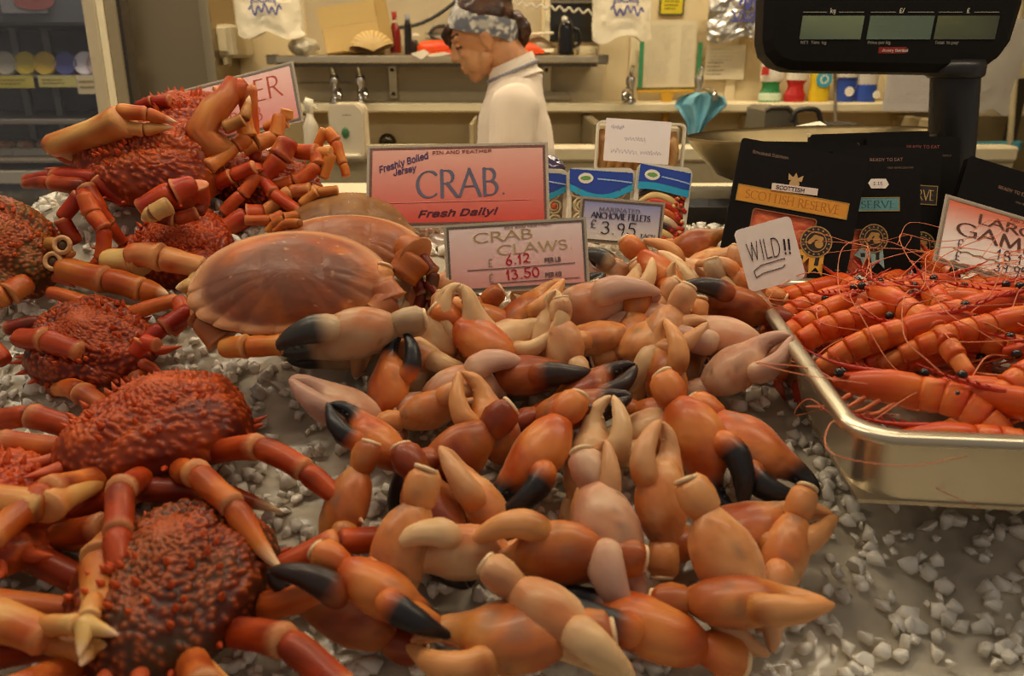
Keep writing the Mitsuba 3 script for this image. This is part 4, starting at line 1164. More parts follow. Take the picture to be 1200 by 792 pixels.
cl = limb(t, [(238, 240, .84), (230, 216, .83), (204, 225, .82), (164, 246, .81)], [9, 14, 19, 15], ['b93d1f', 'c9562e', 'a02c14'], 13, 'claw', .0012, .8)
obj('finger', limb(t, [(200, 240, .795), (180, 250, .79), (166, 258, .795)], [12, 10, 5], ['d2b08a', 'c9a078'], 14, tip='pale', mesh=G()), 'shell', cl)
limb(t, [(172, 250, .82), (205, 258, .82), (232, 250, .83), (240, 236, .84)], [8, 8, 8, 7], REDS, 15)

# 1: at the back
t = Sx[1]
c = P(210, 138, 1.03)
n = unit(np.array([-.1, -.25, 1])); ex = unit(np.array([-1, -.1, .05]) - n * np.dot([-1, -.1, .05], n))
spider_carapace(mat(ex, np.cross(n, ex), n, c), ['9a3413', '7c260e', 'b54a1e'], 21, .066, .058, .026, 1.2, parent=t, spine=1.5)
limb(t, [(215, 150, .99), (190, 150, .98), (168, 158, .97)], [8, 8, 6], DARK, 22)
cl = limb(t, [(300, 190, .96), (288, 100, .97), (256, 116, .95), (238, 150, .93)], [9, 13, 15, 14], ['c4501f', 'b23c18', 'd07a44'], 23, 'claw', .001, .9)
obj('palm', G().add(bumpy(tube(np.array([P(272, 92, .96), P(268, 112, .95), P(250, 130, .935), P(236, 152, .93), P(250, 172, .93), P(270, 178, .94)]), np.array([7, 14, 17, 19, 20, 12]) * ppm(150, .93), 16), .0008, 90, 3), mot(['b8481c', 'c85c24', 'a83a16', 'd8a06a'], 30, 24, 3)), 'shell', cl)
obj('finger', limb(t, [(262, 150, .925), (286, 140, .93), (292, 112, .95)], [9, 7, 5], ['a0693c', '8a4a28', 'c08a58'], 25, tip='pale', mesh=G()), 'shell', cl)
limb(t, [(160, 122, 1.0), (178, 118, 1.0), (200, 118, 1.0)], [4, 6, 7], ['8f2411', 'a83316'], 26)

# 2: at the left edge
t = Sx[2]
c = P(2, 300, .80)
n = unit(np.array([.35, -.75, .9])); ex = unit(np.array([1, -.1, -.2]) - n * np.dot([1, -.1, -.2], n))
spider_carapace(mat(ex, np.cross(n, ex), n, c), ['8a3018', '5c4a20', 'a03a1c', '6b5a2c'], 31, .062, .066, .045, .9, parent=t, spine=.4)
limb(t, [(55, 285, .79), (74, 288, .785), (84, 300, .78)], [8, 8, 6], ['b07a44', '8a5a30'], 32)
limb(t, [(35, 330, .77), (10, 345, .75), (-20, 355, .74)], [13, 14, 12], ['c4602c', 'd08a52', 'a83a18'], 33)
for q, s in (((73, 287, .775), 9), ((62, 306, .77), 9)):
    a = P(*q); k = ppm(q[1], q[2]) * s
    obj('leg_socket', G().add(tube(a + np.array([k * math.cos(w) * RT + k * math.sin(w) * UP for w in np.linspace(0, 2 * np.pi, 20)]), k * .32, 8, cap=False), srgb('c09060')).add(ball(a - FW * -k * .6, k * .8, 2), srgb('4a3018')), 'shell', t)

# 3: with the long cream claw
t = Sx[3]
c = P(212, 298, .86)
n = unit(np.array([.05, -.6, 1])); ex = unit(np.array([-.9, -.3, 0]) - n * np.dot([-.9, -.3, 0], n))
spider_carapace(mat(ex, np.cross(n, ex), n, c), ['a83814', 'b94a1c', '8f2a0f'], 41, .065, .060, .040, 1.0, parent=t, spine=.8)
cl = limb(t, [(122, 304, .80), (158, 306, .795), (168, 309, .79)], [14, 17, 15], ['d8b184', 'cf9460', 'e2c59c'], 42, 'claw')
obj('carpus', limb(t, [(150, 298, .79), (190, 302, .785), (238, 314, .785)], [14, 17, 12], ['c8562e', 'd8936a', 'b53c1c', 'dba882'], 43, bump=.0013, mesh=G()), 'shell', cl)
obj('finger', limb(t, [(236, 314, .785), (230, 335, .775), (206, 338, .77)], [10, 12, 6], ['d9b690', 'c98a5c'], 44, tip='pale', mesh=G()), 'shell', cl)
limb(t, [(70, 312, .775), (125, 328, .765), (167, 340, .76), (197, 345, .76)], [15, 16, 14, 9], ['b5622c', 'a8481c', 'c47a3c'], 45, tip='pale')
limb(t, [(57, 342, .755), (100, 356, .745), (152, 369, .735), (208, 352, .745)], [8, 9, 10, 8], ['c05a28', 'b04420', 'cf7c42'], 46)
limb(t, [(208, 350, .745), (216, 372, .73), (200, 390, .72)], [10, 10, 7], ['b23c1c', 'c45a2e'], 47)
limb(t, [(222, 362, .73), (190, 384, .71), (164, 404, .695)], [10, 11, 9], ['8f2412', 'a8351a'], 48)

# 4: low and dark
t = Sx[4]
c = P(112, 408, .71)
n = unit(np.array([0, -.55, 1])); ex = unit(np.array([1, -.35, 0]) - n * np.dot([1, -.35, 0], n))
spider_carapace(mat(ex, np.cross(n, ex), n, c), ['80240f', '9a3414', '5f1a0b'], 51, .066, .056, .036, 1.0, parent=t, spine=1.0)
limb(t, [(90, 372, .73), (48, 378, .72), (5, 386, .71)], [9, 10, 8], ['7a2010', '922a14', '6a2a14'], 52)
limb(t, [(20, 395, .69), (55, 398, .68), (96, 412, .67)], [12, 15, 12], ['a8381c', 'b9512c', '8a2712'], 53, bump=.0016)
limb(t, [(158, 416, .67), (168, 400, .675), (184, 404, .67)], [9, 11, 8], ['c94a28', 'b83c1c'], 54)
limb(t, [(5, 425, .66), (-20, 400, .67)], [12, 12], REDS, 55)

# 5: the bent legs at the right of the heap
t = Sx[5]
c = P(318, 232, .99)
n = unit(np.array([.1, -.35, 1])); ex = unit(np.array([.9, -.5, 0]) - n * np.dot([.9, -.5, 0], n))
spider_carapace(mat(ex, np.cross(n, ex), n, c), ['8a3012', '6e240e', 'a8441a'], 61, .075, .068, .050, 1.0, parent=t)
LG = [
    ([(286, 133, .955), (290, 160, .95), (276, 171, .94), (243, 196, .91), (231, 211, .905)], [9, 11, 9, 9, 7], ['cf7438', 'c05a28', 'dc9658']),
    ([(327, 134, .98), (323, 160, .97), (300, 168, .955), (285, 176, .95)], [8, 9, 10, 8], ['c96a34', 'b94a22', 'd98c52']),
    ([(310, 150, 1.0), (336, 140, 1.0), (337, 128, 1.0)], [6, 9, 7], ['d99a62', 'cf7a40']),
    ([(338, 163, .95), (328, 185, .94), (309, 208, .93)], [13, 14, 8], ['b8421e', 'c9592c', 'a03014', 'd08a58']),
    ([(346, 178, .97), (372, 179, .96), (373, 194, .95), (345, 213, .94), (320, 218, .94)], [9, 10, 9, 9, 7], ['c05022', 'b33c18', 'd0703a']),
    ([(368, 180, .975), (382, 152, .98), (393, 166, .975), (402, 192, .965), (406, 207, .96)], [5, 7, 8, 6, 5], ['d0742f', 'c45f24', 'da8c4a']),
    ([(370, 178, .96), (388, 180, .955), (379, 209, .95)], [6, 8, 6], ['cf7434', 'd68a48']),
    ([(298, 193, .93), (301, 203, .925), (284, 228, .915), (261, 250, .905)], [8, 9, 8, 7], ['c04c28', 'b23a1c', 'cc6a3c']),
    ([(302, 205, .93), (320, 226, .92), (352, 248, .91)], [7, 8, 7], ['b83f20', 'c75a32']),
    ([(250, 215, .92), (272, 206, .92), (299, 195, .92)], [9, 9, 8], ['b23c1e', 'c24e28']),
    ([(310, 250, .90), (290, 252, .895), (262, 270, .885), (236, 272, .885)], [11, 13, 12, 8], ['b8431f', 'a8331a', 'cc6a3c']),
    ([(332, 250, .89), (318, 258, .885), (287, 258, .88)], [6, 7, 6], ['c9713f', 'b84a24']),
    ([(285, 268, .90), (340, 224, .93), (364, 222, .93), (388, 230, .93)], [7, 8, 8, 6], ['a8351a', 'cf8450', 'd9a06a'])]
for i, (pts_, r_, c_) in enumerate(LG):
    limb(t, pts_, r_, c_, 70 + i, bump=.0009 if i == 3 else 0)


# ------------------------------------------------------------------ brown crabs
def brown_outline(th):
    c, s = np.cos(th), np.sin(th)
    a, bf, bb = .100, .058, .070
    x = a * np.sign(c) * np.abs(c) ** .92
    y = np.where(s > 0, bf * np.abs(s) ** .80, -bb * np.abs(s) ** 1.08)
    front = np.clip((s + .15) / .3, 0, 1) * np.clip((np.abs(c) - .12) / .1, 0, 1)
    sc = 1 + .034 * front * (np.abs(np.sin(th * 9.5)) - .5)
    return x * sc, y * sc


def brown_carapace(cols, rim, seed):
    def fn(u, r):
        th = u * 2 * np.pi
        ox, oy = brown_outline(th)
        x, y = ox * r, oy * r
        z = .031 * (1 - np.clip(r / .97, 0, 1) ** 2.1) ** .95
        crust = np.clip((r - .86) / .14, 0, 1) * np.clip((np.sin(th) + .2) / .3, 0, 1)
        z = z + .0045 * crust * (1 - .8 * np.clip((r - .97) / .03, 0, 1)) + .0030 * crust * np.abs(np.sin(th * 9.5)) ** .6
        for cx, cy, s, h in ((0, .012, .026, .004), (-.05, -.005, .024, .003), (.05, -.005, .024, .003), (0, -.035, .02, .002)):
            z = z + h * np.exp(-((x - cx) ** 2 + (y - cy) ** 2) / s ** 2)
        z = z - .0022 * np.exp(-((np.abs(x) - .030) / .005) ** 2 - (y / .03) ** 2)
        z = z + .0011 * (meshkit.fbm(np.stack([x, y, z], 1) * 130, 3, seed) - .5)
        return np.stack([x, y, z], 1)
    v, f = grid(190, 44, fn)
    cf = mot(cols, 24, seed, 3.8, (.84, .80, .58))
    th = np.arctan2(v[:, 1], v[:, 0]); ox, oy = brown_outline(np.linspace(-np.pi, np.pi, 400))
    R = np.interp(np.arctan2(v[:, 1] / .064, v[:, 0] / .1), np.linspace(-np.pi, np.pi, 400), np.hypot(ox / .1, oy / .064))
    rr = np.hypot(v[:, 0] / .1, v[:, 1] / .064) / R

    def colour(q):
        c = cf(q)
        sp = meshkit.noise(q * 330, seed + 3)
        c = mixc(c, srgb('6e3a22'), np.clip((sp - .80) * 5, 0, 1) * .5)
        c = mixc(c, srgb('e0b088'), np.clip((meshkit.noise(q * 210, seed + 5) - .86) * 8, 0, 1) * .6)
        c = mixc(c, srgb(rim), np.clip((rr - .80) / .16, 0, 1) * .85)
        gr = np.clip((rr - .84) / .1, 0, 1) * np.clip(1 - np.abs(np.sin(np.arctan2(v[:, 1] / .064, v[:, 0] / .1) * 9.5)) / .22, 0, 1) * (v[:, 1] > -.01)
        return mixc(c, srgb('6e3f22'), gr * .7)
    g = G().add((v, f), colour)
    w = grid(150, 10, lambda u, r: np.stack([brown_outline(u * 2 * np.pi)[0] * r * .995, brown_outline(u * 2 * np.pi)[1] * r * .995, -.024 * (1 - r ** 3)], 1))
    return g, G().add((w[0], w[1][:, ::-1]), mot(['d8b28a', 'c08a60'], 30, seed))


def brown_crab(label, left, right, Y0, Y1, cols, rim, seed, up=.55, s_=1.0):
    "left and right tips of the shell in the picture; its front edge towards the viewer"
    a, b = P(*left, Y0), P(*right, Y1)
    c = (a + b) / 2; v = unit(EYE - c)
    n = unit(v + np.array([0, 0, up])); ex = unit((a - b) - n * np.dot(a - b, n)); ey = np.cross(n, ex)
    s = np.linalg.norm(b - a) / .2 * s_
    m = mat(ex * s, ey * s, n * s, c)
    t = thing('brown_crab', label, 'crab', 'brown crabs behind and around the claws')
    g, u = brown_carapace(cols, rim, seed)
    obj('carapace', g, 'shell', t, m); obj('underside', u, 'shell', t, m)
    f = G()
    for sx in (-1, 1):
        f.add(tube(spline([[sx * .014, .050, -.001], [sx * .016, .060, .001], [sx * .018, .064, .005]], 4), [.004] * 8 + [.003], 8), srgb('c8834a')).add(ball([sx * .018, .064, .006], .0035, 1), srgb('241a14'))
        f.add(tube(spline([[sx * .006, .052, -.004], [sx * .010, .066, .0], [sx * .022, .078, .004]], 5), np.linspace(.002, .0005, 11), 6), srgb('b5703c'))
        f.add(ball([sx * .008, .050, -.012], [.009, .008, .009], 2), srgb('c08a55'))
    for k in range(-4, 5):
        f.add(ball([k * .0055, .0575, -.0005], [.0032, .004, .0028], 1), srgb('c98a58' if k % 2 else '6d4a34'))
    obj('face', f, 'shell', t, m, label='row of knobs, eyes and mouthparts at the front edge')
    return t, m


t, m = brown_crab('large pinkish brown crab shell facing the customer, left of the pink card for claws', (232, 362), (456, 308), .70, .715, ['a85a38', '9a4e38', '8c6258', 'c4702c', '86584e'], 'c08658', 5, .85)
limb(t, [(228, 356, .70), (240, 372, .69), (262, 400, .68)], [6, 20, 19], ['b98264', 'a86a52', 'cf7c3c'], 81, 'arm')
limb(t, [(262, 408, .66), (290, 406, .65), (330, 404, .65)], [13, 14, 12], ['cf7a3c', 'c4602c', 'd89a5c'], 82, 'arm')
limb(t, [(222, 348, .71), (230, 336, .71), (246, 326, .71)], [5, 5, 4], ['cf9a5c', 'b87a3c'], 83)
limb(t, [(448, 330, .715), (458, 352, .71), (440, 368, .70)], [13, 20, 15], ['b06a56', 'a05a48', 'b87a60'], 84, 'arm')


def claw_parts(cols, tipcol, seed, fat=1.0):
    "a boiled crab claw: x from the wrist to the finger tips"
    pal = G()
    path = np.array([[-.004, 0, 0], [.004, 0, .001], [.014, 0, .002], [.028, 0, .002], [.042, 0, .0], [.056, 0, -.004], [.066, 0, -.009], [.076, 0, -.013], [.088, 0, -.0135], [.098, 0, -.010], [.106, 0, -.004]])
    rad = np.array([[.005, .007], [.011, .013], [.0165, .020], [.020, .026], [.020, .027], [.018, .022], [.013, .0145], [.0095, .010], [.008, .008], [.0055, .006], [.001, .001]]) * [fat, 1]
    ii = np.linspace(0, 10, 33)
    path = np.stack([np.interp(ii, range(11), path[:, k]) for k in range(3)], 1); rad = np.stack([np.interp(ii, range(11), rad[:, k]) for k in range(2)], 1)
    from scipy.ndimage import gaussian_filter1d
    path, rad = gaussian_filter1d(path, 1.1, axis=0, mode='nearest'), gaussian_filter1d(rad, 1.1, axis=0, mode='nearest')
    vf = bumpy(tube(path, rad, 26, ref=(0, 0, 1)), .0016, 85, seed, 3)
    cf = mot(cols, 36, seed, 2.9, (.88, .84, .68))

    def pc(v):
        bl = meshkit.fbm(v * 48 + 9, 3, seed + 20)
        c = mixc(cf(v), srgb('b5622f'), np.clip((v[:, 2] - .004) / .018, 0, 1) * np.clip((bl - .38) * 4, 0, 1) * .75)
        c = mixc(c, srgb('6d5648'), np.clip((meshkit.fbm(v * 60 + 2, 3, seed + 31) - .60) * 6, 0, 1) * .55)
        c = mixc(c, srgb('e0c8a8'), np.clip((-v[:, 2] - .008) / .02, 0, 1) * .5)
        c = mixc(c, srgb(tipcol), np.clip((v[:, 0] - .070) / .010, 0, 1))
        return mixc(c, srgb('6a3e26'), np.clip((meshkit.noise(v * 420, seed) - .82) * 6, 0, 1) * .6)
    pal.add(vf, pc)
    for i in range(5):
        pal.add(ball([.068 + .007 * i, 0, -.0035 - .0012 * i], [.003, .003, .0026], 1), srgb(tipcol))
    fi = G()
    fp = np.array([[.050, 0, .014], [.056, 0, .021], [.068, 0, .024], [.082, 0, .020], [.094, 0, .011], [.103, 0, .001], [.107, 0, -.003]])
    fr2 = np.array([[.009, .008], [.012, .011], [.0115, .0105], [.0095, .009], [.007, .0068], [.004, .004], [.0008, .0008]]) * [fat, 1]
    ii = np.linspace(0, 6, 22)
    fp = np.stack([np.interp(ii, range(7), fp[:, k]) for k in range(3)], 1); fr2 = np.stack([np.interp(ii, range(7), fr2[:, k]) for k in range(2)], 1)
    vf = bumpy(tube(gaussian_filter1d(fp, 1, axis=0, mode='nearest'), fr2, 18, ref=(0, 0, 1)), .0011, 95, seed + 1, 3)
    fi.add(vf, lambda v: mixc(cf(v), srgb(tipcol), np.clip((v[:, 0] - .056) / .012, 0, 1)))
    wr = G()
    wr.add(bumpy(tube(np.array([[-.026, 0, .007], [-.020, 0, .006], [-.010, 0, .004], [.0, 0, .002], [.006, 0, .001]]), np.array([[.008, .009], [.0125, .014], [.0135, .0155], [.011, .013], [.006, .007]]), 18, ref=(0, 0, 1)), .003, 60, seed + 2), cf)
    a = np.linspace(0, 2 * np.pi, 22)
    wr.add(tube(np.stack([-.025 + 0 * a, .0078 * np.cos(a), .007 + .0088 * np.sin(a)], 1), .0018, 8, cap=False), srgb('d8b88c'))
    wr.add(ball([-.0255, 0, .007], [.002, .007, .008], 2), srgb('b89468'))
    return pal.ply('wet'), fi.ply('wet'), wr.ply('wet')


CV = {
    'cream': claw_parts(['dcb892', 'd0a079', 'e6cdb0', 'c98f6c'], 'cfa878', 1, 1.1),
    'pinkish': claw_parts(['d6b09c', 'c99482', 'e0c4b0', 'b8806e'], 'b58a74', 2, 1.15),
    'orange-brown': claw_parts(['c47a40', 'a85428', 'd49a5c', '9c4a24'], 'c98a52', 3),
    'orange black-tipped': claw_parts(['c4632c', 'b04a20', 'd88c50'], '1c1a1c', 4),
    'dark red-brown': claw_parts(['8c3c20', 'a04c28', '74301a', 'b8743c'], '2a1c18', 5),
    'peach': claw_parts(['d89a68', 'cf8650', 'e4b88c'], 'c08a5c', 6),
    'grey': claw_parts(['b59a82', 'a58a74', 'c8b098'], '34322f', 7, 1.1),
}
CG = 'boiled crab claws heaped on the ice'


def claw(kind, pos, phi, tilt, roll, s, label, group=CG):
    t = thing('crab_claw', label, 'crab claw', group)
    m = orient(pos, phi, tilt, roll, s * .8) @ mat([1, 0, 0], [0, 1, 0], [0, 0, 1], [-.045, 0, 0])
    p, f, w = CV[kind]
    obj('palm', p, None, t, m); obj('finger', f, None, t, m); obj('wrist', w, None, t, m)
    return t


# the two claws that belong to the big brown crab, then its neighbours behind
mm = orient(P(425, 390, .665), 186, 0, 25, 1.05) @ mat([1, 0, 0], [0, 1, 0], [0, 0, 1], [-.03, 0, 0])
for nm, d in zip(('claw', 'claw_finger', 'claw_wrist'), CV['grey']):
    obj(nm, d, None, t, mm)
t2, m2 = brown_crab('brown crab shell leaning behind the large one, in front of the big red card', (312, 312), (500, 282), .80, .81, ['a8643c', '96563c', 'a87a66', 'b8763c'], 'b8865c', 6, 1.35)
limb(t2, [(470, 285, .78), (488, 300, .765), (470, 325, .755)], [14, 24, 18], ['c4763c', 'b0602f', 'a8603c'], 85, 'arm')
limb(t2, [(492, 300, .775), (508, 320, .765), (505, 352, .755), (512, 388, .74)], [9, 9, 6, 3], DARK, 86)
limb(t2, [(485, 318, .77), (496, 345, .76), (486, 372, .75), (478, 398, .74)], [8, 8, 6, 3], DARK, 87)
limb(t2, [(500, 330, .76), (516, 350, .75), (520, 372, .74)], [6, 5, 3], ['6e2413', '8a3a1c'], 88)
limb(t2, [(352, 262, .81), (335, 262, .82), (322, 272, .82)], [6, 6, 4], ['cf8a4e', 'b8602c'], 89)
t3, m3_ = brown_crab('greyish brown crab shell farthest back, left of the big red card', (334, 276), (486, 248), .90, .905, ['9c7050', '8a6248', 'a8805f'], 'a87a50', 9, 1.35)
limb(t3, [(350, 252, .885), (334, 256, .88), (322, 262, .88), (312, 272, .875)], [6, 7, 6, 4], ['d08a4a', 'b8602c'], 90)
limb(t3, [(352, 240, .91), (372, 225, .915), (396, 222, .92)], [6, 6, 5], ['cf8a50', 'b8662e'], 91)

# ------------------------------------------------------------------ the heap of claws
CL = [
    ('orange-brown', (615, 366), .085, 40, 6, 20, 1.05, 'orange-brown crab claw curled up just under the pink claws card'),
    ('pinkish', (700, 358), .085, 15, 15, -30, 1.35, 'big pale pink closed crab claw right of the pink claws card'),
    ('orange black-tipped', (779, 327), .075, -42, 12, 15, 1.15, 'orange crab claw with black fingers pointing down to the right'),
    ('orange-brown', (822, 284), .06, 8, 0, 60, .95, 'orange crab claw below the anchovy packs, against the black salmon pack'),
    ('dark red-brown', (855, 356), .085, 165, 10, 30, 1.15, 'dark red-brown crab claw beside the prawn tray'),
    ('cream', (517, 390), .08, 62, 20, 80, 1.10, 'cream crab claw at the left end of the heap, tip up'),
    ('cream', (556, 390), .08, 118, 20, -80, 1.10, 'cream crab claw leaning against the leftmost one, tip up'),
    ('orange-brown', (566, 374), .075, 160, 0, 20, 1.0, 'brown crab claw half under the lower left edge of the claws card'),
    ('cream', (640, 392), .08, 75, 20, 40, .95, 'small whitish crab claw below the curled orange-brown one'),
    ('pinkish', (748, 378), .075, 200, 0, 20, .95, 'small pinkish crab claw between the big pink one and the black-fingered one'),
    ('peach', (765, 398), .085, 20, 10, 40, 1.1, 'peach crab claw in front of the black-fingered one'),
    ('pinkish', (842, 396), .085, 170, 10, -20, 1.2, 'pinkish crab claw in front of the dark red-brown one'),
    ('grey', (716, 320), .06, 150, 0, 30, 1.0, 'greyish crab claw under the blue anchovy card'),
    ('cream', (738, 344), .065, 60, 0, 30, .95, 'pale crab claw behind the big pink one'),
    ('cream', (598, 396), .075, 10, 20, 50, 1.0, 'cream crab claw below the curled orange-brown one, lying flat'),
    ('peach', (692, 398), .075, 190, 10, 0, 1.1, 'peach crab claw below the big pink closed one'),
    ('peach', (862, 330), .07, 160, 0, 40, 1.0, 'peach crab claw at the foot of the black salmon pack'),
    ('grey', (668, 344), .06, 30, 0, 20, .9, 'grey crab claw with dark tips right of the curled orange-brown one'),
    ('cream', (798, 352), .065, 100, 15, 50, .9, 'cream crab claw standing between black-fingered and dark red-brown ones'),
    ('grey', (585, 374), .06, 140, 0, 0, .9, 'grey crab claw with dark fingers deep between the cream ones'),
    ('orange-brown', (535, 376), .065, 210, 0, 30, 1.0, 'orange-brown crab claw behind the leftmost cream ones'),
    ('peach', (828, 306), .055, 30, 0, 10, .9, 'peach crab claw behind the black-fingered one'),
    ('grey', (405, 410), .05, 185, 0, 25, 1.15, 'grey crab claw with dark fingers under the large brown crab'),
]
for k, (x, y), h, phi, ti, ro, s, lb in CL:
    claw(k, PB(x, y, h - .028), phi, ti, ro, s, lb)

r = np.random.default_rng(77)
kk = ['cream', 'pinkish', 'orange-brown', 'peach', 'cream', 'grey', 'dark red-brown']
for i in range(30):
    x, y = r.uniform(500, 860), r.uniform(345, 425)
    if i < 6:
        x, y = r.uniform(690, 850), r.uniform(320, 338)
    k = kk[int(r.integers(len(kk)))]
    claw(k, PB(x, y, .022), r.uniform(0, 360), r.uniform(-5, 12), r.uniform(-60, 60), r.uniform(.85, 1.2), f'{k} crab claw lying low in the heap between the larger ones', 'boiled crab claws low in the heap')

# ------------------------------------------------------------------ price cards
def card(label, bl, br, tl, bottom, top, rough='satin', border=('5a4d42', .0032), group='price cards among the seafood', corner=0, clear=.004, fade=(0, 1)):
    m, w, h = pframe(bl, br, tl)
    t = thing('price_card', label, 'price card', group)
    c0, c1 = srgb(bottom), srgb(top)
    vf = grid(3, 24, lambda u, v: np.stack([u * w, v * h, 0 * u], 1))
    fn = lambda q: mixc(c0, c1, (q[:, 1] / h - fade[0]) / (fade[1] - fade[0]))
    if corner:
        p = rrect(w, h, corner)
        obj('board', G().add(extr(p, .0018), c0, True, m @ mat([1, 0, 0], [0, 1, 0], [0, 0, 1], [0, 0, -.0018])), rough, t)
    else:
        obj('board', G().add(vf, fn, False, m).add(box(0, w, 0, h, -.0016, -.0002), c0, True, m), rough, t)
        b = border[1]
        fr_ = sbox(0, 0, w, h).difference(sbox(b, b, w - b, h - b))
        obj('border', G().add(extr(fr_, .0006), srgb(border[0]), True, m), 'satin', t)
        sl = sbox(-clear, -clear, w + clear, h + clear).difference(sbox(0, 0, w, h))
        obj('clear_sleeve', G().add(extr(sl, .001), srgb('a59a86'), True, m @ mat([1, 0, 0], [0, 1, 0], [0, 0, 1], [0, 0, -.0012])), 'gloss', t)
    return t, m, w, h


def write(t, m, x, y, text, hgt, col, rot=0.0, name='lettering', z=.0004, width=None, **k):
    "stroke lettering at (x, y) of the card; width: squeezed or stretched to it"
    u, wd = lettering(text, hgt, **k)
    if width:
        u = affinity.scale(u, width / wd, 1, origin=(0, 0))
    u = affinity.rotate(u, rot, origin=(0, 0))
    return obj(name, G().add(extr(u, .0004), srgb(col), True, m @ mat([1, 0, 0], [0, 1, 0], [0, 0, 1], [x, y, z])), 'matte', t)


def print_text(t, m, x, y, text, hgt, col, rot=0.0, width=None, bold=True, shear=0.0, name='lettering', z=.0004):
    v, f = inter(text, hgt, .0004, bold, shear)
    if width:
        v[:, 0] *= width / v[:, 0].max()
    a = math.radians(rot); v = v @ np.array([[math.cos(a), math.sin(a), 0], [-math.sin(a), math.cos(a), 0], [0, 0, 1]])
    return obj(name, G().add((v, f), srgb(col), True, m @ mat([1, 0, 0], [0, 1, 0], [0, 0, 1], [x, y, z])), 'matte', t)


def line(t, m, pts, w_, col, name='rule'):
    return obj(name, G().add(extr(LineString(pts).buffer(w_ / 2, quad_segs=2), .0004), srgb(col), True, m @ mat([1, 0, 0], [0, 1, 0], [0, 0, 1], [0, 0, .0004])), 'matte', t)


SER = dict(thick=.125, thin=.04, pen=15, serif=.085)
# CRAB
t, m, w, h = card('big red card reading CRAB, behind the brown crabs', (432, 265, .905), (641, 261, .905), (421, 174, .955), 'bf3a2a', 'd09c8c', border=('6a4438', .0030), clear=.0035)
write(t, m, w * .270, h * .345, 'CRAB.', h * .335, '5b5a6c', 1.5, width=w * .52, thick=.14, thin=.055, pen=15, serif=.05)
print_text(t, m, w * .355, h * .900, 'FIN AND FEATHER', h * .042, '7d4038', 1.2, w * .34, False)
print_text(t, m, w * .055, h * .670, 'Freshly Boiled', h * .085, '4a3a5c', 17, w * .30, True, .25)
print_text(t, m, w * .135, h * .630, 'Jersey', h * .080, '4a3a5c', 13, w * .14, True, .25)
print_text(t, m, w * .270, h * .095, 'Fresh Daily!', h * .085, '4d2230', 1.5, w * .46, True, .3)
line(t, m, [(w * .1, h * .285), (w * .90, h * .30)], .0007, 'd98a7c')
# CRAB CLAWS
t, m, w, h = card('pink card reading CRAB CLAWS with red handwritten prices', (527, 342, .775), (688, 333, .775), (520, 267, .80), 'cf8f88', 'e0cdc6', border=('5c544a', .0022), clear=.003)
write(t, m, w * .195, h * .735, 'CRAB', h * .145, 'a08a58', 2, width=w * .44, thick=.11, thin=.045, pen=15, serif=.06)
write(t, m, w * .365, h * .530, 'CLAWS.', h * .145, 'a89466', 2, width=w * .56, thick=.11, thin=.045, pen=15, serif=.06)
print_text(t, m, w * .42, h * .925, 'FIN AND FEATHER', h * .035, '8c6a5c', 2, w * .34, False)
for y, pr, un in ((.355, '6.12', 'PER LB'), (.125, '13.50', 'PER KG')):
    write(t, m, w * .29, h * y, '£', h * .12, '8f7c6a', 2, thick=.10, thin=.04, pen=15)
    write(t, m, w * .42, h * (y + .01), pr, h * .145, 'a8202e', 4, name='handwriting', thick=.15, thin=.11, pen=35, jitter=.02, seed=int(y * 100), width=w * (.19 if pr == '6.12' else .25))
    print_text(t, m, w * .70, h * (y + .015), un, h * .07, '5a4a44', 2, w * .12, True)
line(t, m, [(w * .14, h * .315), (w * .45, h * .32), (w * .92, h * .345)], .0007, '6f625a')
line(t, m, [(w * .30, h * .095), (w * .95, h * .115)], .0006, '6f625a')
# ANCHOVIE FILLETS
t, m, w, h = card('blue and white card reading MARINATED ANCHOVIE FILLETS, standing before the fish packs', (679, 281, .975), (772, 288, .975), (675, 232, .985), 'e6dfd2', '8a93c8', border=('5f564c', .0024), clear=.0028)
write(t, m, w * .21, h * .735, 'MARINATED', h * .10, '6d6a7c', 0, width=w * .52, **SER)
write(t, m, w * .12, h * .565, 'ANCHOVIE FILLETS.', h * .135, '3a3a52', 0, width=w * .76, thick=.20, thin=.07, pen=15, serif=.10, gap=.03)
write(t, m, w * .12, h * .32, '£', h * .19, '4a4a52', 0, thick=.13, thin=.06, pen=15, width=w * .085)
write(t, m, w * .255, h * .20, '3.95', h * .285, '2e2a30', 0, name='handwriting', thick=.10, thin=.07, pen=35, jitter=.02, seed=4, width=w * .46)
write(t, m, w * .76, h * .17, 'EACH.', h * .085, '3a3a44', 0, width=w * .20, thick=.16, thin=.06, pen=15, serif=.09)
# SPIDER CRAB
t, m, w, h = card('pink slanting card reading SPIDER CRAB behind the heap of spider crabs', (212, 176, 1.085), (353, 140, 1.085), (200, 111, 1.125), 'cf7f7a', 'e0b8ae', border=('6b5c4e', .0030), clear=.003)
write(t, m, w * .24, h * .50, 'SPIDER', h * .36, 'b4543e', 0, width=w * .66, thick=.10, thin=.04, pen=15, serif=.05)
write(t, m, w * .33, h * .16, 'CRAB', h * .24, 'b45a48', 0, width=w * .38, thick=.10, thin=.04, pen=15, serif=.05)
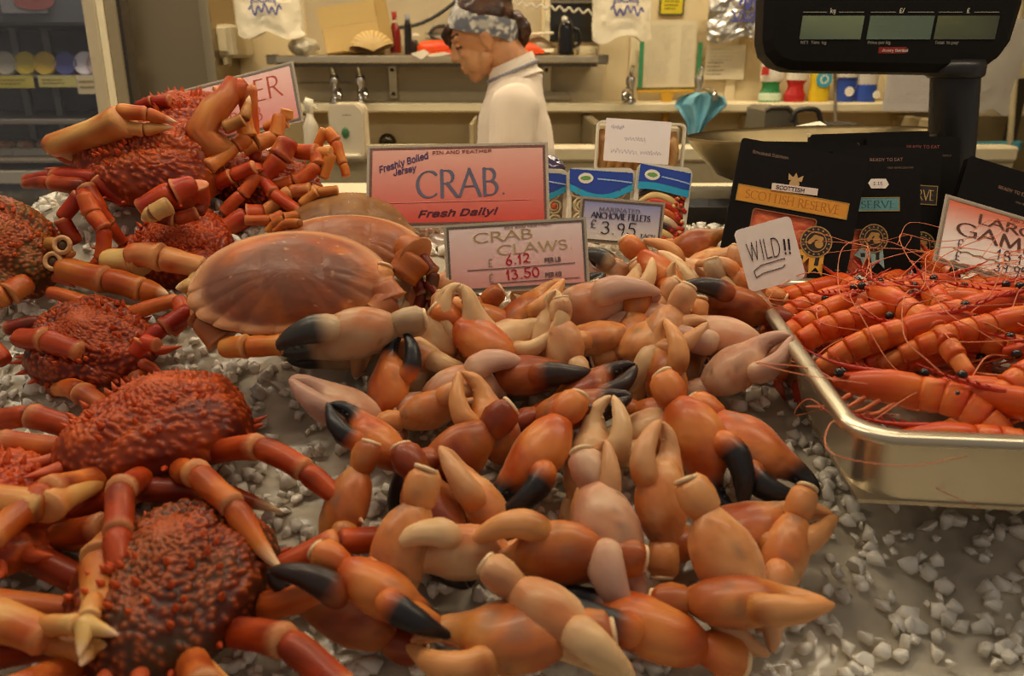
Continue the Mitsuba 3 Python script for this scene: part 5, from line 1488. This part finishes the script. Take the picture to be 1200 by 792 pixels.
# LARGE GAMBAS
t, m, w, h = card('tilted white and salmon card reading LARGE GAMBAS, above the prawn tray', (1097, 303, .815), (1262, 352, .80), (1122, 234, .85), 'e6ddd2', 'd06a48', border=('8a7a68', .0020), clear=.003, fade=(.38, .95))
print_text(t, m, w * .45, h * .915, 'FIN AND FEATHER', h * .035, '7a5040', 0, w * .36, False)
write(t, m, w * .235, h * .735, 'LARGE', h * .14, '5c3c30', 0, width=w * .50, thick=.15, thin=.06, pen=15, serif=.07)
write(t, m, w * .10, h * .475, 'GAMBAS', h * .20, '5c3c30', 0, width=w * .84, thick=.135, thin=.055, pen=15, serif=.05)
for y, pr in ((.27, '18.11'), (.08, '39.95')):
    write(t, m, w * .12, h * (y - .01), '£', h * .145, '5a4a52', 0, thick=.10, thin=.05, pen=15)
    write(t, m, w * .40, h * y, pr, h * .155, '4a3a4a', 2, name='handwriting', thick=.10, thin=.07, pen=35, jitter=.02, seed=int(y * 100) + 1, width=w * .24)
    xs = np.linspace(.10, .95, 60)
    line(t, m, [(w * x, h * (y - .045 + .012 * math.sin(x * 70))) for x in xs], .0007, '8a8a5a')
# WILD
t, m, w, h = card('white rounded card with WILD!! written by hand, in front of the black salmon packs', (879, 343, .785), (945, 325, .785), (862, 270, .805), 'e6ddd2', 'e6ddd2', corner=.006)
write(t, m, w * .13, h * .46, 'WILD', h * .30, '3a3036', -4, name='handwriting', thick=.065, thin=.05, pen=None, jitter=.03, seed=6, width=w * .58)
write(t, m, w * .735, h * .44, '!!', h * .22, '2e262c', -6, name='handwriting', thick=.16, thin=.1, pen=None, jitter=.02, seed=7, width=w * .15)
line(t, m, [(w * .16, h * .31), (w * .3, h * .37), (w * .72, h * .38), (w * .72, h * .36)], .0008, '4a4046', 'underline')
line(t, m, [(w * .16, h * .31), (w * .17, h * .20), (w * .3, h * .24), (w * .66, h * .25), (w * .7, h * .28)], .0008, '4a4046', 'underline')

# ------------------------------------------------------------------ packs of fish in the middle
m, w, h = pframe((696, 200, 1.16), (798, 204, 1.16), (699, 141, 1.17))
t = thing('clear_tub', 'clear plastic tub of brown fish strips behind a white handwritten note', 'tub')
wall = rrect(w, h, .008).difference(rrect(w - .006, h - .006, .006, .003, .003))
obj('rim', G().add(extr(wall, .012), srgb('d9d2bd'), True, m), 'gloss', t)
obj('tub_back', G().add(box(.002, w - .002, .002, h - .002, -.03, -.02, .004), srgb('b8a888'), True, m), 'satin', t)
g = G()
for i in range(9):
    g.add(tube(spline([[w * (.08 + .1 * i), h * .05, -.006], [w * (.1 + .1 * i), h * .4, 0], [w * (.07 + .1 * i), h * .82, -.006]], 5), .0075, 10), mottle(['c08a4e', '8a5a2c', 'd9b27a'], 80, i), False, m)
obj('fish_strips', g, 'wet', t)
m2_, w2, h2 = pframe((707, 188, 1.135), (783, 193, 1.135), (711, 138, 1.150))
t = thing('note_card', 'white handwritten note leaning on the clear tub of rolled fish', 'note')
obj('paper', G().add(box(0, w2, 0, h2, -.0012, 0), srgb('e6dcd8'), True, m2_), 'matte', t)
g = G()
rr_ = np.random.default_rng(5)
for k, (y, x0_, x1_) in enumerate(((.80, .08, .28), (.55, .30, .62), (.24, .10, .52), (.25, .56, .88))):
    xs = np.linspace(x0_, x1_, 26)
    g.add(extr(LineString([(w2 * x, h2 * (y + .05 * math.sin(i * 1.9 + k) + rr_.normal(0, .015))) for i, x in enumerate(xs)]).buffer(.00035, quad_segs=1), .0003), srgb('a59aa8'), True, m2_)
obj('handwriting', g, 'matte', t)


def fish_pack(label, bl, br, tl, kind, seed):
    m, w, h = pframe(bl, br, tl)
    t = thing('fish_pack', label, 'fish pack', 'clear fish packs with blue labels behind the anchovy card')
    rim = rrect(w, h, .010).difference(rrect(w - .012, h - .012, .006, .006, .006))
    obj('tray_rim', G().add(extr(rim, .004), srgb('d4cbb6'), True, m), 'gloss', t)
    obj('tray', G().add(extr(rrect(w - .006, h - .006, .008, .003, .003), .022), srgb('b5a586'), True, m @ mat([1, 0, 0], [0, 1, 0], [0, 0, 1], [0, 0, -.022])), 'gloss', t)
    g = G(); q = np.random.default_rng(seed)
    if kind == 'rolls':
        for i in range(3):
            for j in range(4):
                c = np.array([w * (.22 + .28 * i) + q.normal(0, .002), h * (.10 + .2 * j), .004]); rad = .0125
                a = np.linspace(0, 4.2 * np.pi, 50)
                g.add(tube(c + np.stack([rad * (1 - a / 16) * np.cos(a + i), rad * (1 - a / 16) * np.sin(a + i), 0 * a], 1), [.0022] * 50, 6), mottle(['c9b48a', '8f8466', 'd8c8a0'], 120, i + j), False, m)
                g.add(ball(c, [.005, .005, .004], 2), srgb(['8a8a3c', 'b8502c', '6d6a34'][(i + j) % 3]), False, m)
        obj('rolled_fillets', g, 'wet', t)
    else:
        for i in range(9):
            y = h * (.06 + .085 * i)
            pth = spline([[w * .08, y - .006, .001], [w * .35, y + .006, .004], [w * .65, y + .002, .004], [w * .93, y - .012, .001]], 6)
            k = len(pth)
            g.add(tube(pth, np.stack([np.interp(np.linspace(0, 1, k), [0, .3, .8, 1], [.002, .0055, .005, .0015]), np.full(k, .003)], 1), 10), lambda v, i=i: mixc(srgb(['b8351a', 'd9b878', '3a2a22', 'e3d3ae', 'c8662c'][i % 5]), srgb('a02814'), np.clip((v[:, 0] / w - .62) / .25, 0, 1) * .8), False, m)
        obj('fillets', g, 'wet', t)
        g = G()
        for _ in range(30):
            g.add(ball([w * q.uniform(.72, .95), h * q.uniform(.06, .7), .005], [.003, .003, .002], 1), srgb(['a8241a', 'c4462a', 'd8b070'][q.integers(3)]), False, m)
        obj('pepper_pieces', g, 'wet', t)
    top = [(x, h * (.985 - .06 * x / w)) for x in np.linspace(.003, w - .003, 12)]
    low = [(x, h * (.66 + .10 * math.sin(x / w * 4.2 + (2.6 if kind == 'rolls' else .4)) * (1 if kind == 'rolls' else .25))) for x in np.linspace(w - .003, .003, 12)]
    mid = [(x, y + h * .09) for x, y in low]
    lab = obj('label', G().add(extr(Polygon(top + low), .0008), srgb('2f9cc4'), True, m @ mat([1, 0, 0], [0, 1, 0], [0, 0, 1], [0, 0, .0070])), 'gloss', t, label='blue paper header label')
    obj('dark_band', G().add(extr(Polygon(top + mid), .0004), srgb('2e48a0'), True, m @ mat([1, 0, 0], [0, 1, 0], [0, 0, 1], [0, 0, .0079])), 'gloss', lab)
    obj('emblem', G().add(extr(affinity.scale(Point(w * .27, h * .86).buffer(.0095), 1.1, .75), .0003), srgb('e0dcc8'), True, m @ mat([1, 0, 0], [0, 1, 0], [0, 0, 1], [0, 0, .0085])).add(extr(affinity.scale(Point(w * .27, h * .86).buffer(.0055), 1.3, .55), .0003), srgb('6f9a54'), True, m @ mat([1, 0, 0], [0, 1, 0], [0, 0, 1], [0, 0, .0089])), 'satin', lab)
    obj('print', G().add(extr(LineString([(w * .45, h * .85), (w * .7, h * .83), (w * .95, h * .80)]).buffer(.0009), .0003), srgb('9db6d8'), True, m @ mat([1, 0, 0], [0, 1, 0], [0, 0, 1], [0, 0, .0085])), 'satin', lab)
    return t


fish_pack('fish pack of rolled fillets with a blue wavy label, left of the red anchovy one', (664, 285, 1.06), (742, 285, 1.06), (659, 197, 1.085), 'rolls', 2)
fish_pack('fish pack of red and silver anchovy fillets under a blue label', (736, 285, 1.05), (800, 292, 1.05), (734, 189, 1.08), 'strips', 3)
fish_pack('fish pack half hidden behind the right end of the big red card', (595, 282, 1.09), (662, 284, 1.09), (592, 196, 1.10), 'rolls', 6)
vf = bumpy(ball(P(644, 196, 1.13), [.022, .02, .016], 3), .006, 60, 4)
one('purple_bag', G().add(vf, mottle(['2e2540', '443a55'], 20, 3)), 'gloss', 'dark purple wrapper peeping over the top right corner of the red card', 'wrapper')


# ------------------------------------------------------------------ black packs of smoked salmon
def salmon_pack(label, bl, br, tl, banner, gold, lines, seed, window=True, tag=False, seal=True, bx=(.10, .92, .62, .745), wx=(.27, .72, .05, .58), ptxt='RESERVE'):
    m, w, h = pframe(bl, br, tl)
    t = thing('salmon_pack', label, 'salmon pack', 'black sleeves of smoked salmon')
    Z = lambda z: m @ mat([1, 0, 0], [0, 1, 0], [0, 0, 1], [0, 0, z])
    slv = rrect(w, h, .004)
    win = rrect(w * (wx[1] - wx[0]), h * (wx[3] - wx[2]), .004, w * wx[0], h * wx[2])
    if window:
        slv = slv.difference(win)
        vf = grid(40, 40, lambda u, v: np.stack([w * (wx[0] - .01 + (wx[1] - wx[0] + .02) * u), h * (wx[2] - .01 + (wx[3] - wx[2] + .02) * v), -.002 + .0022 * (meshkit.fbm(np.stack([u * 5, v * 9, 0 * u + seed], 1), 3, seed) - .5)], 1))

        def sal(q):
            s = meshkit.fbm(q * [60, 150, 60] + seed, 3, seed)
            return mixc(mixc(srgb('b8482c'), srgb('c9663c'), (s - .35) * 3), srgb('dc9a70'), np.clip((np.abs(np.sin((q[:, 1] + .4 * q[:, 0]) * 260 + s * 6)) - .86) * 5, 0, 1) * .5)
        obj('salmon_slices', G().add(vf, sal, False, m), 'wet', t)
        obj('window_edge', G().add(extr(win.difference(win.buffer(-.0012)), .0008), srgb('8a5a34'), True, Z(.0006)), 'satin', t)
    obj('sleeve', G().add(extr(slv, .0012), srgb('14110f'), True, Z(0)).add(box(.002, w - .002, .002, h - .002, -.014, -.006), srgb('100d0b'), True, m), 'card_black', t)
    if banner:
        b = sbox(w * bx[0], h * bx[2], w * bx[1], h * bx[3])
        bn = obj('banner', G().add(extr(b, .0006), srgb(banner), True, Z(.0013)), 'satin', t, label='coloured name band')
        e = b.difference(b.buffer(-.0011))
        obj('gold_edge', G().add(extr(e, .0004), srgb('c9a45c'), True, Z(.0019)), 'steel', bn)
        u, wd = lettering(ptxt, 1, **SER)
        minx, miny, maxx, maxy = u.bounds
        u = affinity.scale(u, w * (bx[1] - bx[0]) * .84 / (maxx - minx), h * (bx[3] - bx[2]) * .5, origin=(0, 0))
        obj('lettering', G().add(extr(affinity.translate(u, w * (bx[0] + (bx[1] - bx[0]) * .08), h * (bx[2] + (bx[3] - bx[2]) * .25)), .0003), srgb(gold), True, Z(.0019)), 'satin', bn)
    for (tx, x, y, s, c) in lines:
        print_text(t, Z(.0013), w * x, h * y, tx, s, c, 0, None, False, .0, 'lettering', 0)
    if seal:
        cx, cy, R = w * seal[0], h * seal[1], w * seal[2]
        rb = Polygon([(cx - R * .2, cy), (cx - R * 1.35, cy - R * 1.15), (cx - R * .9, cy - R * 1.4), (cx - R * .75, cy - R * 1.8), (cx + R * .1, cy - R * .6)]).union(Polygon([(cx - R * .3, cy - R * .4), (cx - R * .1, cy - R * 2.1), (cx + R * .28, cy - R * 1.6), (cx + R * .75, cy - R * 2.1), (cx + R * .62, cy - R * .3)]))
        sk = obj('ribbon', G().add(extr(rb, .0006), srgb(seal[3]), True, Z(.0014)).add(extr(unary_union([sbox(cx - R * .9, cy - R * 1.28, cx - R * .6, cy - R * 1.0), sbox(cx + R * .15, cy - R * 1.5, cx + R * .4, cy - R * .9)]), .0003), srgb('2a2622'), True, Z(.002)), 'satin', t, label='tartan rosette ribbon')
        d = Point(cx, cy)
        g = G().add(extr(d.buffer(R), .0008), srgb('2e2219'), True, Z(.0016))
        for a_, b_ in ((1.0, .92), (.66, .60)):
            g.add(extr(d.buffer(R * a_).difference(d.buffer(R * b_)), .0006), srgb('a5834e'), True, Z(.0022))
        for k in range(16):
            a = k / 16 * 2 * math.pi
            g.add(extr(affinity.rotate(sbox(cx + R * .74, cy - R * .05, cx + R * .86, cy + R * .05), math.degrees(a), origin=(cx, cy)), .0004), srgb('9a8058'), True, Z(.0022))
        fish = LineString([(cx - R * .38, cy - R * .1), (cx - R * .1, cy + R * .3), (cx + R * .3, cy + R * .25)]).buffer(R * .13).union(Point(cx + R * .2, cy - R * .12).buffer(R * .26))
        g.add(extr(fish, .0006), srgb('b08a4a'), True, Z(.0022))
        obj('seal', g, 'satin', t, label='round gilt seal')
    if tag:
        obj('price_sticker', G().add(extr(Polygon([(.004, 0), (.022, 0), (.026, .005), (.022, .012), (.004, .012), (0, .007)]), .0005), srgb('e0d8cc'), True, m @ mat([1, 0, 0], [0, 1, 0], [0, 0, 1], [w * tag[0], h * tag[1], .0014])).add(inter('1.15', .004, .0003), srgb('6a6460'), True, m @ mat([1, 0, 0], [0, 1, 0], [0, 0, 1], [w * tag[0] + .006, h * tag[1] + .004, .002])), 'matte', t)
    return t, m, w, h


TXT = lambda y, s=.0042, c='7d6a58': [('Smoked Salmon', .10, y, s, c)]
RTE = lambda y, s=.0042, c='8a6a5c': [('READY TO EAT', .42, y, s, c), ('KEEP REFRIGERATED', .62, y - .055, s * .55, '6d5a4c')]
# back row first
salmon_pack('black salmon pack at the back, its top just under the rim of the scale pan', (948, 330, 1.02), (1085, 326, 1.02), (938, 158, 1.07), None, 'c9a45c', [('Smoked Salmon', .12, .915, .0045, '7d5a4c')], 1, False, seal=None)
salmon_pack('black salmon pack at the back beside the scale post, lettered READY TO EAT', (1010, 326, 1.00), (1118, 326, 1.00), (1004, 160, 1.05), None, 'c9a45c', [('READY TO EAT', .42, .915, .0045, '8a4a44'), ('KEEP REFRIGERATED', .62, .86, .0025, '6d5a4c')], 2, False, seal=None)
salmon_pack('black salmon pack with a gold-edged dark band, right of the teal one', (992, 332, .955), (1092, 338, .955), (1006, 170, 1.01), '2a211a', 'c9a45c', [], 3, True, None, (.82, .30, .17, '3a3026'), (.45, .97, .60, .74), (.30, .80, .05, .40))
salmon_pack('dark salmon pack leaning to the right beside the scale post', (1085, 345, .93), (1182, 375, .92), (1116, 176, .99), '2a211a', 'b5aa9a', [('READY TO EAT', .42, .84, .0042, '8a6a54'), ('KEEP REFRIGERATED', .66, .78, .0024, '6d5a4c')], 4, True, None, (.2, .22, .16, '3a3026'), (.02, .55, .40, .52), (.05, .65, .05, .38))
salmon_pack('small dark salmon pack behind the leaning one at the far right', (1150, 330, 1.02), (1200, 350, 1.02), (1172, 205, 1.05), None, 'b5aa9a', [], 8, False, seal=None)
salmon_pack('black salmon pack with a plain top between the gold-banded one and the back one', (880, 330, .965), (1000, 332, .965), (918, 166, 1.02), None, 'c9a45c', [('Smoked Salmon', .05, .90, .0042, '7d6a58'), ('READY TO EAT', .42, .80, .0042, '7d6a5c')], 5, False, seal=None)
salmon_pack('black salmon pack with a teal band and a small white price sticker', (976, 332, .93), (1078, 331, .93), (990, 174, .985), '5c8f92', '35605f', RTE(.90), 6, True, (.40, .70), (.46, .33, .165, '8fb3b0'), (.10, .76, .53, .635), (.10, .42, .04, .40))
t, m, w, h = salmon_pack('black salmon pack with a wide gold band, behind the white WILD card', (838, 322, .905), (986, 350, .885), (868, 161, .965), 'c98a2c', 'a5661c', TXT(.90), 7, True, None, (.72, .36, .125, 'd9a23a'), (.04, .92, .55, .67), (.19, .70, .03, .52), 'SCOTTISH RESERVE')
Zm = lambda x, y, z: m @ mat([math.cos(.05), math.sin(.05), 0], [-math.sin(.05), math.cos(.05), 0], [0, 0, 1], [x, y, z])
obj('name_strip', G().add(box(0, w * .36, 0, h * .05, 0, .001), srgb('cfc0b4'), True, Zm(w * .30, h * .665, .0024)).add(inter('SCOTTISH', h * .028, .0004, True), srgb('4a3a34'), True, Zm(w * .33, h * .676, .0035)), 'satin', t)
obj('crest', G().add(extr(unary_union([Point(0, 0).buffer(.006), Polygon([(-.008, .004), (-.009, .012), (-.003, .008), (0, .014), (.003, .008), (.009, .012), (.008, .004)])]), .0008), srgb('b09060'), True, m @ mat([1, 0, 0], [0, 1, 0], [0, 0, 1], [w * .47, h * .735, .0014])), 'satin', t)
m, w, h = pframe((842, 338, .885), (882, 338, .885), (842, 306, .89))
one('gold_card', G().add(box(0, w, 0, h, -.003, 0), srgb('cf8f34'), True, m).add(extr(bars(2, w * .1, w * .8, h * .6, h * .3, h * .1, 5), .0008), srgb('a8701f'), True, m), 'satin', 'corner of a gold carton at the foot of the black salmon packs', 'carton')

# ------------------------------------------------------------------ the tray of prawns
ZR = P(930, 329, .86)[2]
TO = np.array([P(888, 336, .85)[0], .86, ZR])
ta = math.radians(-5.5)
TM = mat([math.cos(ta), math.sin(ta), 0], [math.sin(ta), -math.cos(ta), 0], [0, 0, -1], TO)   # x right, y to the customer, z down
TW, TL = .46, .38
t = thing('prawn_tray', 'steel tray heaped with cooked prawns', 'tray')
iw = lambda o, z: [[-o, -o, z], [TW + o, -o, z], [TW + o, TL + o, z], [-o, TL + o, z]]


def ring_prof(levels, r=.03, n=8):
    v = []
    for o, z in levels:
        p = sbox(-o + r, -o + r, TW + o - r, TL + o - r).buffer(r, quad_segs=n)
        v.append(np.array([[x, y, z] for x, y in list(p.exterior.coords)[:-1]]))
    k = len(v[0]); V = np.vstack(v); F = []
    for i in range(len(v) - 1):
        for j in range(k):
            F.append([i * k + j, i * k + (j + 1) % k, (i + 1) * k + (j + 1) % k, (i + 1) * k + j])
    return V, np.array(F)


lip = ring_prof([(.013, .006), (.014, .001), (.012, -.002), (.004, -.002), (.0, .001), (-.002, .006), (-.008, .062)])
obj('pan', G().add(lip, srgb('c9bea6'), False, TM).add(box(.006, TW - .006, .006, TL - .006, .060, .063), srgb('a89c86'), True, TM), 'steel', t)


def prawn_parts(seed, curl):
    "a cooked prawn: head towards +x, back towards +z"
    q = np.random.default_rng(seed)
    cf = mot(['d8601f', 'c84a18', 'e0843c', 'd05018'], 90, seed, 2.6)

    def shade(v):
        c = cf(v)
        return mixc(c, srgb('dd9458'), np.clip((-v[:, 2] + .001) / .012, 0, 1) * .5)
    out = {}
    g = G()
    p = np.array([[-.004, 0, 0], [.004, 0, .001], [.016, 0, .001], [.030, 0, .000], [.042, 0, -.001], [.050, 0, -.002]])
    g.add(tube(p, np.array([[.0085, .0100], [.0095, .0115], [.0095, .0115], [.0080, .0095], [.0055, .0065], [.002, .003]]), 16, ref=(0, 0, 1)), lambda v: mixc(shade(v), srgb('a8260f'), np.clip((v[:, 0] - .005) / .03, 0, 1) * .5))
    rp = spline([[.022, 0, .0095], [.040, 0, .0095], [.056, 0, .0115], [.072, 0, .0165]], 5)
    g.add(tube(rp, np.linspace(.0022, .0004, len(rp)), 7), srgb('b02c12'))
    for i in range(6):
        b = np.array([.030 + .006 * i, 0, .0100 + .0006 * i])
        g.add(tube(np.array([b, b + [.003, 0, .0032]]), [.0009, .0001], 5), srgb('a8260f'))
    out['carapace'] = g.ply('wet')
    g = G()
    seg = []
    ang, pos = 0.0, np.array([-.002, 0, .001])
    for i in range(6):
        L = [.0125, .0125, .0125, .012, .0115, .015][i]; rad = [.0108, .0108, .0104, .0095, .0082, .0064][i]
        d = np.array([-math.cos(ang), 0, -math.sin(ang)])
        a0, a1 = pos, pos + d * L
        k = np.linspace(0, 1, 7)
        rr = rad * np.array([.97, 1.0, 1.01, 1.0, .99, 1.025, .94])
        vf = tube(a0 + (a1 - a0) * k[:, None] * 1.12, np.stack([rr * .84, rr], 1), 16, ref=(0, 0, 1))
        g_ = G().add(vf, lambda v, a0=a0, d=d, L=L: mixc(mixc(shade(v), srgb('b8300f'), np.clip(1 - np.abs(((v - a0) @ d) / L - .95) / .3, 0, 1) * .6), srgb('e08a4a'), np.clip(1 - np.abs(((v - a0) @ d) / L - .35) / .3, 0, 1) * .35))
        out[f'segment{i}'] = g_.ply('wet')
        pos = a1; ang += curl * [.6, .9, 1, 1, 1, .6][i]
    g = G(); d = np.array([-math.cos(ang), 0, -math.sin(ang)]); nrm = np.array([-math.sin(ang), 0, math.cos(ang)])
    for s in (-.6, -.3, 0, .3, .6):
        e = d * math.cos(s) + np.array([0, math.sin(s), 0])
        pth = np.array([pos, pos + e * .008, pos + e * .017, pos + e * .022])
        g.add(tube(pth, np.array([[.002, .001], [.0042, .0009], [.0045, .0007], [.001, .0004]]), 8, ref=nrm), lambda v: mixc(srgb('c4421c'), srgb('8f2410'), np.clip(np.linalg.norm(v - pos, axis=1) / .022, 0, 1)))
    out['tail_fan'] = g.ply('wet')
    for s, nm in ((-1, 'eye0'), (1, 'eye1')):
        out[nm] = G().add(ball([.046, s * .0075, .0045], .0033, 2), srgb('16120f')).add(tube(np.array([[.040, s * .004, .003], [.046, s * .0075, .0045]]), .0016, 6), srgb('c0481f')).ply('gloss')
    for s, nm in ((-1, 'antenna0'), (1, 'antenna1')):
        a = spline([[.048, s * .004, -.002], [.066, s * .012, .004], [.084, s * q.uniform(.02, .045), .010 + q.uniform(-.01, .008)], [.090, s * q.uniform(.045, .07), .003], [.060, s * q.uniform(.06, .085), .002], [.02, s * q.uniform(.05, .09), .004]], 7)
        out[nm] = G().add(tube(a, np.linspace(.00055, .00025, len(a)), 5), srgb('d07a52')).ply('wet')
    for k in range(4):
        g = G()
        for s in (-1, 1):
            x = .010 + .009 * k
            g.add(tube(np.array([[x, s * .005, -.008], [x + .008, s * .010, -.016], [x + .016, s * .007, -.020], [x + .026, s * .004, -.022]]), [.0014, .0013, .001, .0004], 6), srgb('d8784a'))
        out[f'legs{k}'] = g.ply('wet')
    return out


PV = [prawn_parts(1, .20), prawn_parts(2, .30), prawn_parts(3, .12), prawn_parts(4, .38)]


def prawn(head, tail, roll, variant, label, group='cooked prawns in the steel tray', s=1.24):
    t = thing('prawn', label, 'prawn', group)
    ex = unit(head - tail); up = unit(np.array([0, 0, 1.0]) - ex * ex[2]); ey = np.cross(up, ex)
    c, si = math.cos(roll), math.sin(roll)
    ey, ez = ey * c + up * si, up * c - ey * si
    mid = (head + tail) / 2
    m = mat(ex * s, ey * s, ez * s, mid + ex * .012 * s)
    for k, d in PV[variant].items():
        obj('eye' if k.startswith('eye') else 'antenna' if k.startswith('ant') else 'segment' if k.startswith('seg') else 'leg_pair' if k.startswith('legs') else k, d, None, t, m)


def heap_z(x, y):
    q = np.linalg.inv(TM) @ np.array([x, y, ZR, 1])
    u, v = q[0] / TW, q[1] / TL
    return ZR - .030 + .044 * max(0.0, 1 - ((u - .5) / .62) ** 2) * max(0.0, 1 - ((v - .45) / .75) ** 2)


def PH(x, y, lift=0.0):
    d = P(x, y, 1.0) - EYE
    for s in np.linspace(.35, 1.4, 1500):
        q = EYE + d * s
        if q[2] < heap_z(q[0], q[1]) + lift:
            return q
    return q


PRL = [  # head pixel, tail pixel, lift, roll, variant, label
    ((968, 324), (1040, 362), .010, -.5, 0, 'prawn with its head up at the back left of the tray, tail running right'),
    ((988, 346), (905, 372), .004, .4, 1, 'curved prawn at the left edge of the tray, head to the right'),
    ((985, 358), (915, 392), .006, .5, 3, 'prawn curled along the left side of the tray, nearer the front'),
    ((1032, 346), (1115, 398), .022, -.2, 2, 'big red prawn lying across the middle of the tray, head left'),
    ((1066, 290), (1150, 345), .026, -.3, 2, 'prawn sticking up at the back of the tray, head pointing up left'),
    ((1070, 322), (1000, 344), .008, .5, 0, 'prawn at the back of the tray with its head to the right'),
    ((1102, 333), (1030, 352), .010, .5, 0, 'prawn behind the raised one, head to the right'),
    ((1090, 342), (1130, 392), .014, -.5, 1, 'prawn pointing up between the raised one and the big red one'),
    ((1150, 360), (1072, 378), .016, .6, 0, 'prawn at the right of the tray with a clear black eye, head right'),
    ((1182, 378), (1104, 396), .016, .6, 2, 'prawn in front of it at the right, black eye near the card'),
    ((1022, 370), (940, 394), .010, .4, 1, 'prawn left of the big red one, head to the right'),
    ((1082, 384), (1000, 404), .014, .4, 0, 'prawn below the big red one with its black eye showing'),
    ((1196, 345), (1118, 330), .004, .3, 2, 'prawn under the LARGE GAMBAS card, tail to the left'),
    ((960, 340), (912, 352), .004, .3, 0, 'short looking prawn in the back left corner of the tray')]
for hd_, tl_, lift, roll, var, lb in PRL:
    prawn(PH(*hd_, lift), PH(*tl_, lift * .6), roll, var, lb)
r = np.random.default_rng(21)
for i in range(46):
    u, v = r.uniform(.06, .94), (r.uniform(.30, .95) if i < 34 else r.uniform(.05, .35))
    q = tf(TM, np.array([u * TW, v * TL, 0])); a = r.uniform(-.7, .7) + (math.pi if r.uniform() < .5 else 0)
    d = np.array([math.cos(a), math.sin(a) * .8, 0]) * .05
    d = d * min(1, max(.3, 1))
    c = np.clip(u, .17, .83) - u
    q = q + TM[:3, 0] * c * TW
    lay = -.012 if i % 2 else .004
    prawn(np.array([*(q + d)[:2], heap_z(*(q + d)[:2]) + lay]), np.array([*(q - d)[:2], heap_z(*(q - d)[:2]) + lay - .004]), r.uniform(-.8, .8), int(r.integers(4)),
          'orange-red cooked prawn in the nearer part of the steel tray', 'cooked prawns in the nearer part of the tray')

# ------------------------------------------------------------------ the display goes on towards the customer: more of the same seafood
r = np.random.default_rng(12)
kinds = list(CV)
spots = []
for row, Yr in enumerate((.70, .65, .60, .55, .50, .45, .405)):
    for x in np.arange(-.13, .205, .058):
        spots.append((x + r.uniform(-.02, .02) + (row % 2) * .035, Yr + r.uniform(-.015, .015)))
for i, (x, y) in enumerate(spots):
    k = kinds[r.integers(len(kinds))]
    pos = np.array([x, y, bed(x, y) + .034 + r.uniform(0, .02)])
    claw(k, pos, r.uniform(0, 360), r.uniform(-5, 20), r.uniform(-60, 60), r.uniform(.95, 1.25), f'{k} crab claw among those at the front of the heap', 'boiled crab claws at the front of the heap')


def whole_spider(pos, yaw, cols, seed, label, s=1.0):
    t = thing('spider_crab', label, 'crab', 'spider crabs at the front of the counter')
    c, si = math.cos(yaw), math.sin(yaw)
    m = mat(np.array([c, si, .0]), np.array([-si, c, .0]), [0, 0, 1], pos)
    spider_carapace(m, cols, seed, .080 * s, .070 * s, .048 * s, 1.1, parent=t)
    q = np.random.default_rng(seed)
    for sx in (-1, 1):
        for k in range(4):
            a0 = (.5 + .45 * k)
            d = np.array([math.cos(a0), sx * math.sin(a0), 0]); b = d * [.055, .05, 0] * s + [0, 0, -.004]
            L = (.062, .048, .055) 
            e = np.array([math.cos(a0 + q.uniform(-.25, .25)), sx * math.sin(a0), 0])
            p1 = b + d * L[0] + [0, 0, .022]; p2 = p1 + e * L[1] + [0, 0, -.008]; p3 = p2 + e * L[2] + [0, 0, -.028]
            g = G(); limb3(g, tf(m, np.array([b, p1, p2, p3])), [.010, .0105, .009, .006], [ORANGE, REDS][k % 2], seed + 10 * k, tip='pale')
            obj('leg', g, 'shell', t)
        b = np.array([.065, sx * .035, 0]) * s
        p = np.array([b, b + [.045, sx * .03, .012], b + [.075, sx * -.0, .018], b + [.118, -sx * .02, .012]])
        g = G(); limb3(g, tf(m, p), [.010, .014, .015, .011], PALE, seed + 5, flat=.85)
        cl = obj('claw', g, 'shell', t)
        for o in (-1, 1):
            f0 = p[-1] + [-.006, 0, o * .006]
            g = G(); limb3(g, tf(m, np.array([f0, f0 + [.02, -sx * .012, o * .004], f0 + [.038, -sx * .026, -o * .003]])), [.007, .006, .002], PALE, seed + 6, tip='pale')
            obj('finger', g, 'shell', cl)
    return t


whole_spider(np.array([-.30, .585, bed(-.30, .585) + .035]), -2.3, REDS, 101, 'red spider crab lying whole in front of the large brown crab')
whole_spider(np.array([-.40, .49, bed(-.40, .49) + .035]), -.7, ['b8401c', 'a22e14', 'cf6430'], 102, 'orange-red spider crab at the front left of the counter')
whole_spider(np.array([-.23, .43, bed(-.23, .43) + .035]), -1.5, DARK, 103, 'dark maroon spider crab at the front of the counter beside the claws')

# ------------------------------------------------------------------ the lamps of the stall
for i, (x, y, z, L, W, R) in enumerate(LAMPS):
    t = thing('ceiling_lamp', ['fluorescent lamp over the left sinks', 'fluorescent lamp over the right sinks', 'fluorescent lamp above the crabs', 'fluorescent lamp above the prawns'][i], 'lamp')
    obj('housing', G().add(box(x - L / 2 - .03, x + L / 2 + .03, y - W / 2 - .02, y + W / 2 + .02, z + .012, z + .07, .006), srgb('d8d4c8'), True), 'satin', t)
    v = np.array([[x - L / 2, y - W / 2, z], [x - L / 2, y + W / 2, z], [x + L / 2, y + W / 2, z], [x + L / 2, y - W / 2, z]])
    d = mikit.ply((v, np.array([[0, 1, 2], [0, 2, 3]])), 'lamp_tube')
    d['emitter'] = {'type': 'area', 'radiance': {'type': 'rgb', 'value': [R * c for c in WARM]}}
    scene[f'{t}__diffuser'] = d
